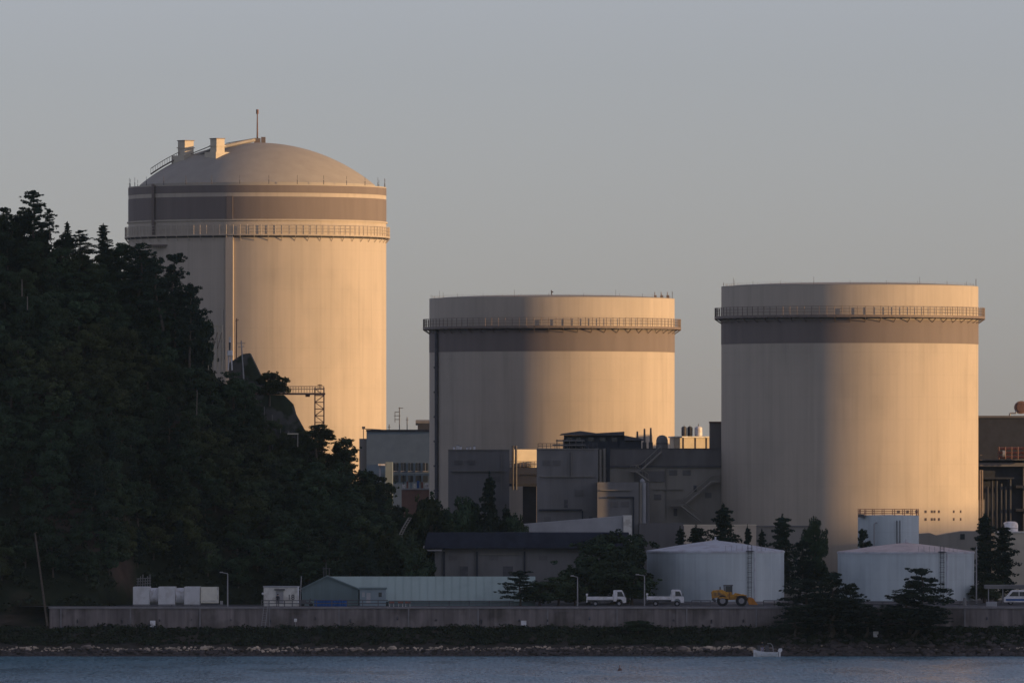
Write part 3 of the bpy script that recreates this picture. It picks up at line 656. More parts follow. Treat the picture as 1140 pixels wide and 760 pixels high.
# sunlit wall strip at the foot of the right reactor
t = thing('wall', 'low beige wall with its top edge in orange sunlight, behind the trees at the right reactor foot', 'wall', (X(800, 1486), 1486, SITE))
x0, y0, x1, y1 = X(761, 1484), 1479.5, X(842, 1484), 1486.5
MB().plan([(x0, y0), (x1, y1), (x1, y1+0.5), (x0, y0+0.5)], SITE, Z(585, 1484)).build('wall_panels', M_conc, t)
MB().plan([(x0-0.1, y0-0.12), (x1+0.1, y1-0.12), (x1+0.1, y1+0.62), (x0-0.1, y0+0.62)], Z(584.98, 1484), Z(583.5, 1484)).build('coping', M_cream, t)
D = 1488
t = thing('plant_building', 'low grey building behind the two tall conifers at the right reactor foot', 'building', (X(870, D), D, SITE))
pb(MB(), 843, 905, 586, 0, D, 4.5, 1).build('wall', M_aux2, t); pb(MB(), 842.5, 905.5, 584.8, 585.98, D-0.2, 4.9).build('roof', M_aux, t)
# structures at the right reactor's lower right
D = 1478
t = thing('plant_building', 'low hump roofed grey building between the railed tank and the right conifers', 'building', (X(1050, D), D, SITE))
s = D/F
m = MB(); m.prism([(X(1024, D), SITE), (X(1024, D), Z(594, D)), (X(1036, D), Z(593, D)), (X(1043, D), Z(596, D)), (X(1056, D), Z(593.5, D)), (X(1072, D), Z(591, D)), (X(1092, D), Z(591, D)), (X(1092, D), SITE)], D, D+9); m.build('wall', M_aux2, t)
MB().box(X(1069, D), X(1074, D), D-0.1, D-0.003, Z(600, D), Z(594, D)).build('window', M_glass, t)
D = 1540
t = thing('stair_tower', 'stepped grey tower close to the right edge of the right reactor', 'building', (X(1084, D), D, SITE))
m = MB(); pb(m, 1082, 1096, 556, 0, D-12, 4, 1); pb(m, 1078, 1081.9, 559, 0, D-12, 4, 1); pb(m, 1074, 1077.9, 574, 0, D-12.5, 4, 1); m.build('wall', M_aux2, t)
m = MB(); pb(m, 1081.5, 1096.5, 554.9, 555.98, D-12.2, 4.4); m.build('roof', M_dkst, t)
D = 1562
t = thing('turbine_hall', 'big dark industrial hall at the right edge, behind the right reactor', 'building', (X(1150, D), D, SITE))
pb(MB(), 1087, 1290, 465, 0, D, 26, 1).build('wall', M_dark, t)
pb(MB(), 1086.7, 1291, 462.5, 464.95, D-0.3, 26.6).build('roof', M_aux3, t)
m = MB(); pb(m, 1087, 1290, 515, 519, D-1.6, 1.55); pb(m, 1087, 1290, 511, 512, D-1.6, 1.55); m.each(1, 'ledge', M_aux, t)
m = MB()
for px in (1099, 1104, 1109, 1114, 1119, 1124): m.tube((X(px, D), D-1.2, SITE), (X(px, D), D-1.2, Z(532+(px % 4)*3, D)), 0.2, 8)
m.each(1, 'duct', M_dark, t)
m = MB(); pb(m, 1092, 1129, 531, 533, D-2, 1.9); pb(m, 1131, 1180, 540, 543, D-2, 1.9); pb(m, 1131, 1180, 566, 569, D-2, 1.9); m.each(1, 'platform', M_dark, t)
pb(MB(), 1139, 1290, 519.1, 640, D-1, 0.9).build('lower_wall', M_aux3, t)
D = 1558
t = thing('pipe_rack', 'red brown steel pipe rack on the face of the big dark hall', 'pipework', (X(1130, D), D, Z(510, D)))
m = MB()
for py in (499, 504, 508.5): m.tube((X(1111, D), D, Z(py, D)), (X(1200, D), D, Z(py, D)), 0.2, 8)
m.each(1, 'pipe', M_red, t); m = MB()
for px in range(1112, 1200, 7): m.tube((X(px, D), D-0.3, Z(497, D)), (X(px, D), D-0.3, Z(511, D)), 0.1, 6)
m.each(1, 'support', M_rust, t)
m = MB().tube((X(1116, D), D-0.5, Z(505, D)), (X(1119, D), D-0.5, Z(505, D)), 0.5, 10); m.build('valve', M_pole, t)
t = thing('vessel', 'round reddish vessel with bent pipes on the roof edge of the big dark hall', 'tank', (X(1139, D), D+6, Z(462.5, D)))
s = D/F; MB().tube((X(1139, D), D+5, Z(453, D)), (X(1139, D), D+8, Z(453, D)), 7.2*s, 28).build('shell', M_brown, t, smooth=True)
MB().tube((X(1139, D), D+4.8, Z(453, D)), (X(1139, D), D+4.95, Z(453, D)), 5.2*s, 28).build('end_plate', M_rust, t)
m = MB(); pts = [(1126, 462.5), (1126, 459.5), (1133, 459.5), (1133, 456)]
for (a, b), (c, d) in zip(pts, pts[1:]): m.tube((X(a, D), D+5, Z(b, D)), (X(c, D), D+5, Z(d, D)), 0.12, 6)
m.build('pipe', M_pole, t)
D = 1482
t = thing('plant_building', 'dim cream walled building at the right edge, beside the tall conifer', 'building', (X(1140, D), D, SITE))
pb(MB(), 1108, 1230, 593, 0, D, 12, 1).build('wall', M_cream, t); pb(MB(), 1107.5, 1230, 591.5, 592.98, D-0.15, 12.3).build('roof', M_off, t)
t = thing('storage_tank', 'small white round topped tank on the cream building roof at the right edge', 'tank', (X(1126, D), D+3, Z(591.5, D)))
s = D/F; MB().lathe([(8.5*s, Z(591.5, D)), (8.5*s, Z(584, D)), (7.5*s, Z(581.5, D)), (5*s, Z(580.3, D)), (0.01, Z(580, D))], X(1126, D), D+3, 32).build('shell', M_white, t, smooth=True)
MB().lathe([(8.55*s, Z(588, D)), (8.8*s, Z(588, D)), (8.8*s, Z(587.4, D)), (8.55*s, Z(587.4, D))], X(1126, D), D+3, 32).build('hoop', M_pole, t)
D = 1426
t = thing('carport', 'pale flat carport roof over the parked van at the right edge', 'canopy', (X(1130, D), D, SITE))
pb(MB(), 1098, 1180, 651, 655, D, 7).build('roof', M_aux, t)
m = MB()
for px in (1100, 1116, 1150, 1178): pb(m, px, px+1, 655.05, 671, D+0.2, 0.2)
m.each(1, 'post', M_pole, t)

# long pale roof building, warehouse, shed
D = 1470
t = thing('plant_building', 'pale grey building with a long gently sloping roofline behind the dark warehouse roof', 'building', (X(635, D), D, SITE))
m = MB(); m.prism([(X(577, D), SITE), (X(577, D), Z(583.5, D)), (X(700, D), Z(573.5, D)), (X(700, D), SITE)], D, D+10); m.build('wall', M_pale, t)
pb(MB(), 563, 576.95, 577, 0, D-0.3, 10, 1).build('end_wall', M_pale, t); pb(MB(), 694, 703.5, 573.5, 0, D-0.5, 10.9, 1).build('gable_end', M_off, t)
D = 1442
bl_ware = t = thing('warehouse', 'wide low warehouse with dark overhanging roof and grey bays, behind the pale green shed', 'building', (X(585, D), D, SITE))
pb(MB(), 484, 700, 610, 0, D, 14, 1).build('wall', M_aux, t)
m = MB(); m.prism([(X(472, D), Z(610, D)), (X(476, D), Z(592.5, D)), (X(700, D), Z(592.5, D)), (X(700, D), Z(610, D))], D-1.5, D+14.5); m.build('roof', M_roofd, t)
m = MB()
for px in (493.5, 530, 583, 645): pb(m, px, px+2, 610.1, 660, D-0.35, 0.33)
m.each(1, 'pillar', M_dark, t)
pb(MB(), 484, 700, 611, 613.5, D-0.5, 0.13).build('gutter', M_aux3, t)
m = MB(); pb(m, 470, 492, 611.5, 613, D-1.8, 0.25); m.build('cable_arm', M_pole, t)
fittings(bl_ware, 1442, ((500, 618, 9, 5), (545, 618, 9, 5), (600, 618, 9, 5)), ((512, 630, 9, 14), (560, 630, 11, 14)), ((534, 616, 580, 616),))
D = 1414
t = thing('shed', 'long low shed with pale green sheet roof and dark green gable end', 'building', (X(460, D), D, SITE))
xl, xr = X(336, D), X(399, D); xe = X(596, D); za, zr, zg = Z(655, D), Z(641.5, D), SITE
xm = X(364, D)
m = MB(); m.add([(xl, D, zg), (xr, D, zg), (xr, D, za), (xm, D, zr), (xl, D, za)], [(0, 1, 2, 3, 4)])
m.build('wall', M_shedw, t)
# the ridge runs to the right; gable's right slope merges with the front roof plane
m = MB()
ze = Z(669, D); yza = D-0.6+3.8*(za-ze)/(zr-ze)
m.add([(xm, D+3.2, zr), (xe, D+3.2, zr), (xe, D-0.6, ze), (X(402, D), D-0.6, ze), (xr+0.05, yza, za)], [(0, 4, 3, 2, 1)])
m.add([(xm, D+3.2, zr-0.1), (xe, D+3.2, zr-0.1), (xe, D+8, zg+0.2), (xm, D+8, zg+0.2)], [(0, 1, 2, 3)])
m.build('roof', M_shedr, t)
m = MB(); m.box(xr+0.1, xe-0.01, D+0.3, D+0.4, zg, Z(667, D)); m.add([(xe, D-0.55, zg), (xe, D+8, zg), (xe, D+3.2, zr-0.05)], [(0, 1, 2)]); m.box(X(432, D), xe-0.01, D-0.45, D-0.35, zg, Z(669.2, D)); m.build('side_wall', M_shedw, t)
m = MB()
for a, b in (((xl-0.35, za-0.22), (xm, zr)), ((xm, zr), (xr+0.35, za-0.22))):
    m.add([(a[0], D-0.3, a[1]), (b[0], D-0.3, b[1]), (b[0], D-0.3, b[1]+0.16), (a[0], D-0.3, a[1]+0.16), (a[0], D+3.2, a[1]), (b[0], D+3.2, b[1]), (b[0], D+3.2, b[1]+0.16), (a[0], D+3.2, a[1]+0.16)], [(0, 1, 2, 3), (3, 2, 6, 7), (0, 4, 5, 1)])
m.build('verge', M_shedw, t)
m = MB()
for k in range(22):
    f = (X(404+k*9, D)); m.tube((f, D+3.15, zr+0.01), (f, D-0.62, ze+0.01), 0.02, 4)
m.each(1, 'roof_seam', M_shedr, t)
t = thing('aerial', 'twin post aerial frame standing on the gable peak of the green shed', 'aerial', (xm, D+0.5, zr), None)
m = MB()
for px, top in ((360.5, 631), (363, 626), (366.5, 632)): m.tube((X(px, D), D+0.5, Z(641.5, D)-0.2), (X(px, D), D+0.5, Z(top, D)), 0.05, 5)
m.build('mast', M_dkst, t); m = MB(); m.tube((X(359, D), D+0.5, Z(632.5, D)), (X(368.5, D), D+0.5, Z(632.5, D)), 0.04, 5); m.build('arm', M_dkst, t)
D = 1408
t = thing('site_hut', 'small grey green hut with one dark square window in front of the shed roof', 'hut', (X(415, D), D, SITE))
pb(MB(), 400.5, 429.5, 655.5, 0, D, 2.4, 1).build('wall', M_green, t, bevel=0.02); pb(MB(), 399.5, 430.5, 653.6, 655.45, D-0.15, 2.7).build('roof', M_shedw, t)
pb(MB(), 421.5, 425, 659, 664, D-0.04, 0.035).build('window', M_glass, t); pb(MB(), 408, 412.5, 659.5, 671.5, D-0.04, 0.035).build('door', M_pale, t)
pb(MB(), 403, 406, 659, 664, D-0.04, 0.035).build('window', M_pale, t)
D = 1404
t = MB(); pb(t, 350, 386, 667.8, 0, D, 1.6, 1)
for k in range(12): pb(t, 350.2+k*3, 351.8+k*3, 666.9+(k % 3)*0.3, 0, D-0.08, 1.7, 1)
tag(t.build('tarpaulin', M_blue, loc=(X(368, D), D, SITE), bevel=0.05), 'bright blue tarpaulin over low goods below the green gable end', 'tarpaulin')
t = thing('scooter', 'dark parked scooter between the white hut and the blue tarpaulin', 'scooter', (X(343, D), D, SITE))
xx = X(341, D)
m = MB(); m.prism([(xx-0.6, SITE+0.35), (xx+0.1, SITE+0.3), (xx+0.5, SITE+0.35), (xx+0.62, SITE+1.0), (xx+0.5, SITE+1.05), (xx+0.25, SITE+0.5), (xx-0.1, SITE+0.75), (xx-0.7, SITE+0.8)], D, D+0.3); m.build('body', M_dkst, t)
for dx in (-0.5, 0.6): MB().tube((xx+dx, D+0.1, SITE+0.27), (xx+dx, D+0.22, SITE+0.27), 0.27, 14).build('wheel', M_tyre, t)
MB().tube((xx+0.5, D-0.2, SITE+1.1), (xx+0.5, D+0.5, SITE+1.1), 0.03, 6).build('handlebar', M_dkst, t)

for px, lab in ((436, 'low reddish barrier on the seawall just right of the small grey green hut'), (446, 'low reddish barrier standing second to the right of the small grey green hut'), (454, 'low reddish barrier third to the right of the small grey green hut')):
    D = 1403; t = thing('road_barrier', lab, 'barrier', (X(px, D), D, SITE), 'reddish barriers beside the grey green hut')
    pb(MB(), px-3, px+3, 669.2, 671, D, .12).build('board', M_red, t)
    m = MB(); pb(m, px-2.6, px-2, 671.02, 0, D, .3, 1); pb(m, px+2, px+2.6, 671.02, 0, D, .3, 1); m.each(1, 'foot', M_off, t)
# white hut with number
D = 1406
t = thing('site_hut', 'white cabin with a dark doorway and the number 18 beside the shed', 'hut', (X(313, D), D, SITE))
wl_ = pb(MB(), 293.5, 332.5, 653.5, 0, D, 2.4, 1).build('wall', M_off, t, bevel=0.03)
pb(MB(), 292.8, 333.2, 652, 653.45, D-0.12, 2.64).build('roof', M_pale, t)
pb(MB(), 307, 315.5, 657.5, 671.5, D-0.05, 0.04).build('door', M_pole, t); pb(MB(), 305.5, 317, 655.2, 656.8, D-0.4, 0.38).build('awning', M_dkst, t)
pb(MB(), 331.3, 332.9, 652.5, 672, D-0.16, 0.1).build('corner_post', M_white, t)
MB().lathe([(0.01, Z(662, D)), (0.16, Z(661, D)), (0.16, Z(660, D)), (0.01, Z(659, D))], X(292.6, D), D+0.2, 12).build('lamp', M_white, t)
tc = bpy.data.curves.new('number', 'FONT'); tc.body = '18'; tc.size = 0.95; tc.extrude = 0.01; tc.offset = 0.012
to = bpy.data.objects.new('number', tc); C.objects.link(to); bpy.context.view_layer.update()
me = bpy.data.meshes.new_from_object(to.evaluated_get(bpy.context.evaluated_depsgraph_get())); bpy.data.objects.remove(to)
me.materials.clear(); me.materials.append(M_dkst)
to = bpy.data.objects.new('number', me); C.objects.link(to); to.parent = t; to.location = Vector((X(320, D), D-0.03, Z(667, D)))-t.location; to.rotation_euler = (pi/2, 0, 0)
t = thing('person', 'person in dark clothes standing at the doorway of the white cabin', 'person', (X(309.5, D), D-1.2, SITE))

# people: one continuous skinned figure each
def person(root, base, m_top, m_leg, face=0.0, h=1.68, arm=0.0):
    me = bpy.data.meshes.new('body'); s = h/1.70
    J = {'pel': (0, 0, .95), 'chest': (0, 0.0, 1.25), 'neck': (0, 0.01, 1.45), 'head': (0, -0.01, 1.58), 'top': (0, 0, 1.68),
         'lh': (.10, 0, .90), 'lk': (.12, -.03, .49), 'la': (.13, .01, .08), 'lt': (.14, -.14, .035),
         'rh': (-.10, 0, .90), 'rk': (-.13, -.02, .49), 'ra': (-.15, .02, .08), 'rt': (-.17, -.13, .035),
         'ls': (.19, 0, 1.39), 'le': (.25, .02, 1.12), 'lw': (.24, -.10-arm*.25, .90+arm*.25), 'lf': (.23, -.16-arm*.3, .83+arm*.28),
         'rs': (-.19, 0, 1.39), 're': (-.26, .03, 1.12), 'rw': (-.25, -.08-arm*.25, .90+arm*.2), 'rf': (-.24, -.13-arm*.3, .83+arm*.22)}
    rad = {'pel': .145, 'chest': .155, 'neck': .06, 'head': .10, 'top': .07, 'lh': .09, 'lk': .065, 'la': .045, 'lt': .04, 'rh': .09, 'rk': .065, 'ra': .045, 'rt': .04,
           'ls': .065, 'le': .047, 'lw': .033, 'lf': .03, 'rs': .065, 're': .047, 'rw': .033, 'rf': .03}
    E = [('pel', 'chest'), ('chest', 'neck'), ('neck', 'head'), ('head', 'top'), ('pel', 'lh'), ('lh', 'lk'), ('lk', 'la'), ('la', 'lt'), ('pel', 'rh'), ('rh', 'rk'), ('rk', 'ra'), ('ra', 'rt'),
         ('chest', 'ls'), ('ls', 'le'), ('le', 'lw'), ('lw', 'lf'), ('chest', 'rs'), ('rs', 're'), ('re', 'rw'), ('rw', 'rf')]
    ks = list(J); me.from_pydata([tuple(c*s for c in J[k]) for k in ks], [(ks.index(a), ks.index(b)) for a, b in E], [])
    tmp = bpy.data.objects.new('body', me); C.objects.link(tmp)
    sk = tmp.modifiers.new('skin', 'SKIN'); sb = tmp.modifiers.new('sub', 'SUBSURF'); sb.levels = 2; sb.render_levels = 2
    for i, k in enumerate(ks):
        v = me.skin_vertices[0].data[i]; v.radius = (rad[k]*s, rad[k]*s*0.85); v.use_root = (k == 'pel')
    bpy.context.view_layer.update()
    m2 = bpy.data.meshes.new_from_object(tmp.evaluated_get(bpy.context.evaluated_depsgraph_get())); bpy.data.objects.remove(tmp)
    m2.materials.clear()
    for mm in (m_top, m_leg, M_skin, M_tyre): m2.materials.append(mm)
    for p in m2.polygons:
        z = p.center.z/s; x = abs(p.center.x/s); p.use_smooth = True
        p.material_index = 3 if z < 0.07 else (2 if z > 1.47 or (x > .2 and z < 0.90+arm*.22) else (1 if z < .93 else 0))
    o = bpy.data.objects.new('body', m2); C.objects.link(o); o.parent = root; o.location = Vector(base)-wloc(root); o.rotation_euler = (0, 0, face)
    hm = MB().lathe([(0.115*s, 1.57*s), (0.125*s, 1.64*s), (0.10*s, 1.71*s), (0.05*s, 1.745*s), (0.001, 1.75*s)], 0, 0.015, 16)
    ho = hm.build('hair', M_tyre, None, smooth=True); ho.parent = o; ho.location = (0, 0, 0)
    fm = MB(); fm.tube((0, -.105*s, 1.575*s), (0, -.135*s, 1.56*s), .015, 6)
    for dx in (-.035, .035): fm.tube((dx, -.098*s, 1.60*s), (dx, -.108*s, 1.60*s), .012, 6)
    for dx in (-.11, .11): fm.tube((dx-.01, 0, 1.575*s), (dx+.01, 0, 1.575*s), .03, 6)
    fo = fm.build('face', M_skin, None); fo.parent = o; fo.location = (0, 0, 0)
    return o
person(t, (X(309.5, D), D-1.2, SITE), M_jack, M_jack, 0.5, 1.6)

# ------------------------------------------------------------------ storage tanks
def wide_tank(pxc, hw, D, rim, apex, lab, stair_px, mroof):
    cx = X(pxc, D); R = hw*D/F
    t = thing('storage_tank', lab, 'tank', (cx, D, SITE), 'wide pale storage tanks behind the seawall')
    zr = Z(rim, D-R); prof_ = [(R, SITE), (R, zr)]
    MB().lathe(prof_, cx, D, 120).build('shell', M_tank, t, smooth=True)
    MB().lathe([(R+0.003, zr-0.22), (R+0.08, zr-0.22), (R+0.08, zr+0.02), (R, zr+0.02)], cx, D, 120).build('rim', M_troof, t, smooth=True)
    zap = Z(apex, D)
    cap = [(R, zr+0.02)]+[(R*(1-k/10), zr+0.02+(zap-zr)*(1-(1-k/10)**1.25)) for k in range(1, 10)]+[(0.01, zap)]
    MB().lathe(cap, cx, D, 96).build('roof', mroof, t, smooth=True)
    m = MB()
    for k in range(24):
        a = 2*pi*k/24; m.tube((cx+R*cos(a), D+R*sin(a), zr+0.06), (cx+0.3*cos(a), D+0.3*sin(a), zap+0.0), 0.04, 4)
    m.each(1, 'roof_rib', mroof, t)
    MB().tube((cx, D, zap-0.1), (cx, D, zap+0.5), 0.12, 8).box(cx-0.35, cx+0.35, D-0.3, D+0.3, zap-0.15, zap+0.12).build('roof_vent', M_troof, t)
    a = math.asin((stair_px-pxc)/hw); x, y = cx+(R+0.3)*sin(a), D-(R+0.3)*cos(a)
    m = MB()
    for dx in (-0.22, 0.22): m.tube((x+dx, y, SITE), (x+dx, y, zr+0.9), 0.035, 5)
    for k in range(24): m.box(x-0.22, x+0.22, y-0.02, y+0.02, SITE+0.3+k*0.3, SITE+0.33+k*0.3)
    for k in range(9): m.lathe([(0.36, SITE+2.2+k*0.65), (0.36, SITE+2.24+k*0.65)], x, y, 10)
    m.box(x-0.5, x+0.5, y-0.1, y+0.7, zr+0.0, zr+0.1); m.build('caged_ladder', M_dkst, t)
    MB().tube((x+0.65, y+0.05, SITE), (x+0.65, y+0.05, zr+0.1), 0.12, 8).build('standpipe', M_troof, t)
    m = MB()
    for k in range(1, 4): m.lathe([(R+0.002, SITE+k*1.8), (R+0.018, SITE+k*1.8), (R+0.018, SITE+k*1.8+0.03), (R+0.002, SITE+k*1.8+0.03)], cx, D, 100)
    m.each(1, 'weld_seam', M_tank, t)
    MB().lathe([(R+0.5, SITE), (R+0.5, SITE+0.35), (R+0.003, SITE+0.35)], cx, D, 90).build('footing', M_cope, t)
    m = MB()
    for k in range(9):
        aa = a-0.35+k*0.085; m.tube((cx+(R-0.2)*sin(aa), D-(R-0.2)*cos(aa), zr), (cx+(R-0.2)*sin(aa), D-(R-0.2)*cos(aa), zr+0.8), 0.03, 4)
    m.build('roof_rail', M_pole, t)
wide_tank(796.5, 76.5, 1440, 613.5, 601.5, 'wide pale blue storage tank with a shallow cone roof behind the wheel loader', 832, M_troof)
wide_tank(1008.5, 76, 1446, 614.5, 604, 'wide pale blue storage tank at right with pinkish cone roof, behind the layered pine', 1045, mat('tank roof paint with sun tint', (0.57, 0.51, 0.495), 0.6, 0.1, 1.0, col2=(0.48, 0.43, 0.42), mix_scale=0.6))  # pink of the grazing sun is painted into this roof colour
D = 1470; cx = X(989, D); R = 34*D/F
t = thing('storage_tank', 'narrow upright pale tank with a red railing on top, behind the right wide tank', 'tank', (cx, D, SITE))
MB().lathe([(R, SITE), (R, Z(573.5, D)), (0.01, Z(572.5, D))], cx, D, 72).build('shell', M_tank, t, smooth=True)
ringrail(cx, D, R-0.05, Z(573.5, D), 7*D/F, 18, 0.05).build('railing', M_red, t)
m = MB(); x = X(999, D); y = D-R*0.96
for dx in (-0.2, 0.2): m.tube((x+dx, y-0.25, SITE), (x+dx, y-0.25, Z(579, D)), 0.07, 5)
for k in range(26): m.box(x-0.2, x+0.2, y-0.28, y-0.22, SITE+0.4+k*0.3, SITE+0.46+k*0.3)
m.build('ladder', M_dkst, t)
m = MB(); xx = X(972, D); yy = D-R*0.9; m.tube((xx, yy-0.3, SITE), (xx, yy-0.3, Z(583, D)), 0.08, 6); m.tube((xx, yy-0.3, Z(583, D)), (xx+0.4, yy-0.3, Z(581, D)), 0.08, 6); m.build('pipe', M_pole, t)
m = MB(); pb(m, 955.5, 962, 572, 575.5, D-3.2, 1.5); m.build('platform', M_dkst, t)

# ------------------------------------------------------------------ containers
D = 1408
M_cont = mat('container grey paint', (0.60, 0.61, 0.60), 0.5, 0.06, 1.2, col2=(0.52, 0.52, 0.5), mix_scale=1.0)
conts = [(148, 166.5, 652.8, 673, M_cont, 'flat grey container end, leftmost in the row below the forest'), (176, 195, 652.8, 673, M_cont, 'flat grey container end, second in the row below the forest'),
         (205, 222.5, 652.8, 673, M_cont, 'flat grey container end, third in the row, beside the cream container')]
for p0, p1, q0, q1, mt, lab in conts:
    t = thing('container', lab, 'container', (X((p0+p1)/2, D), D+3, SITE), 'grey containers and tanks below the forest')
    pb(MB(), p0, p1, q0, 0, D, 6, 1).build('body', mt, t, bevel=0.06)
    m = MB()
    for p in (p0+0.2, (p0+p1)/2-0.25, p1-0.7): pb(m, p, p+0.5, q0+1, q1-0.5, D-0.05, 0.045)
    m.each(1, 'door_bar', mt, t)
for p0, p1, lab in ((166.6, 175.9, 'pale round bodied tank between the first and second grey containers'), (195.1, 204.9, 'pale round bodied tank between the second and third grey containers')):
    t = thing('storage_tank', lab, 'tank', (X((p0+p1)/2, D), D+2, SITE), 'round bodied tanks between the containers')
    x0, x1 = X(p0+0.2, D), X(p1-0.2, D); r = 1.08; zc = SITE+0.2+r
    m = MB(); m.tube((x0, D+1.9, zc), (x1, D+1.9, zc), r, 32); m.build('shell', M_white, t, smooth=True)
    m = MB(); m.box(x0+0.05, x1-0.05, D+1.2, D+2.6, SITE, SITE+0.25); m.build('cradle', M_dkst, t)
t = thing('container', 'cream container at the right end of the grey container row', 'container', (X(233, D), D+1, SITE))
pb(MB(), 223.2, 243, 653, 671, D+0.3, 2.4).build('body', mat('cream container paint', (0.74, 0.72, 0.6), 0.5, 0.08, 1.5), t, bevel=0.04)
m = MB(); pb(m, 223.4, 243, 668, 669, D+0.25, 0.045); pb(m, 241.5, 243.2, 653, 671, D+0.2, 0.095); m.build('frame', M_off, t)
m = MB(); pb(m, 225, 243, 671.05, 0, D+0.8, 1.6, 1); m.build('skid', M_dkst, t)
pb(MB(), 245, 248, 668.5, 0, D+0.3, 0.8, 1).build('meter_box', M_pole, t)
# skeletal frames behind the containers
t = thing('machinery', 'dim grey machinery frame behind the leftmost container', 'machine', (X(160, D+8), D+8, SITE))
m = MB()
for k in range(6): m.tube((X(152+k*3, D+8), D+8, SITE), (X(154+k*2.6, D+8), D+8, Z(643-(k % 3)*2, D+8)), 0.07, 5)
m.build('frame', M_aux, t)
m = MB()
for k in range(3): m.tube((X(152, D+8), D+7.9, Z(650-k*3, D+8)), (X(168, D+8), D+7.9, Z(649-k*3, D+8)), 0.06, 5)
m.build('crossbar', M_aux, t)

# ------------------------------------------------------------------ lamp posts, poles
def lamp(px, top, D, lab, arm=-8, base=None):
    x = X(px, D); z0 = base if base is not None else SITE; zt = Z(top, D)
    t = thing('street_lamp', lab, 'street lamp', (x, D, z0), 'street lamps along the seawall yard')
    MB().tube((x, D, z0), (x, D, zt), 0.10, 8, 0.06).build('pole', M_pole, t)
    if arm:
        MB().tube((x, D, zt), (x+arm*D/F, D, zt+0.12), 0.05, 6).build('arm', M_pole, t)
        MB().box(x+arm*D/F-0.35, x+arm*D/F+0.1, D-0.12, D+0.12, zt+0.08, zt+0.24).build('lamp_head', M_pole, t, bevel=0.03)
    return t
lamp(253.5, 638, 1406, 'slim street lamp with its arm to the left, between the containers and the white cabin', -6)
lamp(643, 642, 1408, 'slim street lamp left of the first white truck', -5)
lamp(717.5, 640.5, 1412, 'slim street lamp right against the left storage tank, between the two trucks', -7)
lamp(892.5, 644, 1404, 'plain pale lamp pole before the dark bushes between the two wide tanks', 0)
def pole(name, lab, cat, p0, p1, D0, D1, r, mt, extra=None, z0=None):
    a = (X(p0[0], D0), D0, z0 if z0 is not None else Z(p0[1], D0)); b = (X(p1[0], D1), D1, Z(p1[1], D1))
    t = thing(name, lab, cat, a); MB().tube(a, b, r, 8, r*0.7).build('shaft', mt, t)
    if extra:
        m = MB()
        for (c, d), (e, f) in extra: m.tube((X(c, D1), D1, Z(d, D1)), (X(e, D1), D1, Z(f, D1)), r*0.5, 5)
        m.each(1, 'crossarm', mt, t)
    return t
pole('utility_pole', 'thick leaning pole at the foot of the wooded hill, left end of the seawall', 'pole', (53, 697), (39, 594), 1399, 1407, 0.16, M_bark, [((38, 594), (41, 592)), ((44, 625), (46, 623))])
pole('utility_pole', 'short pole between the white cabin and the green shed gable', 'pole', (334, 673), (335.5, 641), 1409, 1409, 0.07, M_pole)
pole('utility_pole', 'thin leaning pale pole by the left end of the dark warehouse roof', 'pole', (468, 640), (472, 607), 1438, 1438, 0.1, M_pole)
pole('marker_pole', 'thin pale marker pole high on the wooded hill near the left edge', 'pole', (24.5, 330), (24.5, 311), 1440, 1440, 0.06, M_gal)
pole('marker_pole', 'thin pale marker pole a little below and right of the highest one', 'pole', (30.5, 345), (30.5, 330), 1437, 1437, 0.06, M_gal)
pole('marker_pole', 'thin grey pole standing in the trees below the white beacon', 'pole', (219, 462), (219.5, 434), 1436, 1436, 0.05, M_gal)
pole('post', 'stout short grey post at the right foot of the right storage tank', 'post', (1074, 674), (1074, 665), 1403, 1403, 0.25, M_aux)
pole('post', 'pale pole beside the right storage tank and the tall conifers', 'pole', (1087, 673), (1087, 608), 1440, 1440, 0.1, M_pole)

# ------------------------------------------------------------------ installations by the domed reactor
D = 1468
t = thing('embankment', 'dark steep concrete slope rising in front of the domed reactor', 'retaining wall', (X(300, D), D, SITE))
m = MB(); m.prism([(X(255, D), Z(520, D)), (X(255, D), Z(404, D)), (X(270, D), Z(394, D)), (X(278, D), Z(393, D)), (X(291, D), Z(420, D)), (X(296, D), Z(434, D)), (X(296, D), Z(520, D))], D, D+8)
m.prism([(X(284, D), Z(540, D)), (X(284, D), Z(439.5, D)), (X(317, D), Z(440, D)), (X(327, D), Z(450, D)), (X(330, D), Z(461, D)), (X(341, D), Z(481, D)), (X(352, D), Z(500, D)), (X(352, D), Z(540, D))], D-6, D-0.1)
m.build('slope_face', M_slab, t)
m = MB()
for k in range(5): m.box(X(286+k*9, D), X(286.8+k*9, D), D-6.15, D-6.01, Z(520, D), Z(444+k*9, D))
m.each(1, 'slope_rib', M_aux, t)
t = thing('footbridge', 'thin steel footbridge from the dark slope to the lattice tower, against the sunlit reactor', 'footbridge', (X(340, D), D-2, Z(440, D)))
Db = D-3
m = MB(); pb(m, 284, 362, 437.2, 439.3, Db, 1.4); m.build('deck', M_rust, t)
m = MB()
for k in range(25): x = X(286+k*3.1, Db); m.tube((x, Db+0.02, Z(437, Db)), (x, Db+0.02, Z(430, Db)), 0.035, 5)
for py in (430, 433): m.tube((X(286, Db), Db+0.02, Z(py, Db)), (X(361, Db), Db+0.02, Z(py, Db)), 0.045, 5)
m.build('railing', M_gal, t)
pb(MB(), 288, 318, 431.5, 437.1, Db+0.6, 0.3).build('side_panel', M_aux, t)
pb(MB(), 340, 345, 439.35, 441.5, Db+0.3, 0.6).build('junction_box', M_rust, t)
t = thing('lattice_tower', 'rust coloured lattice tower carrying the end of the footbridge', 'tower', (X(355, D), Db+0.5, Z(480, D)))
m = MB()
xl_, xr_ = 350.5, 360.5
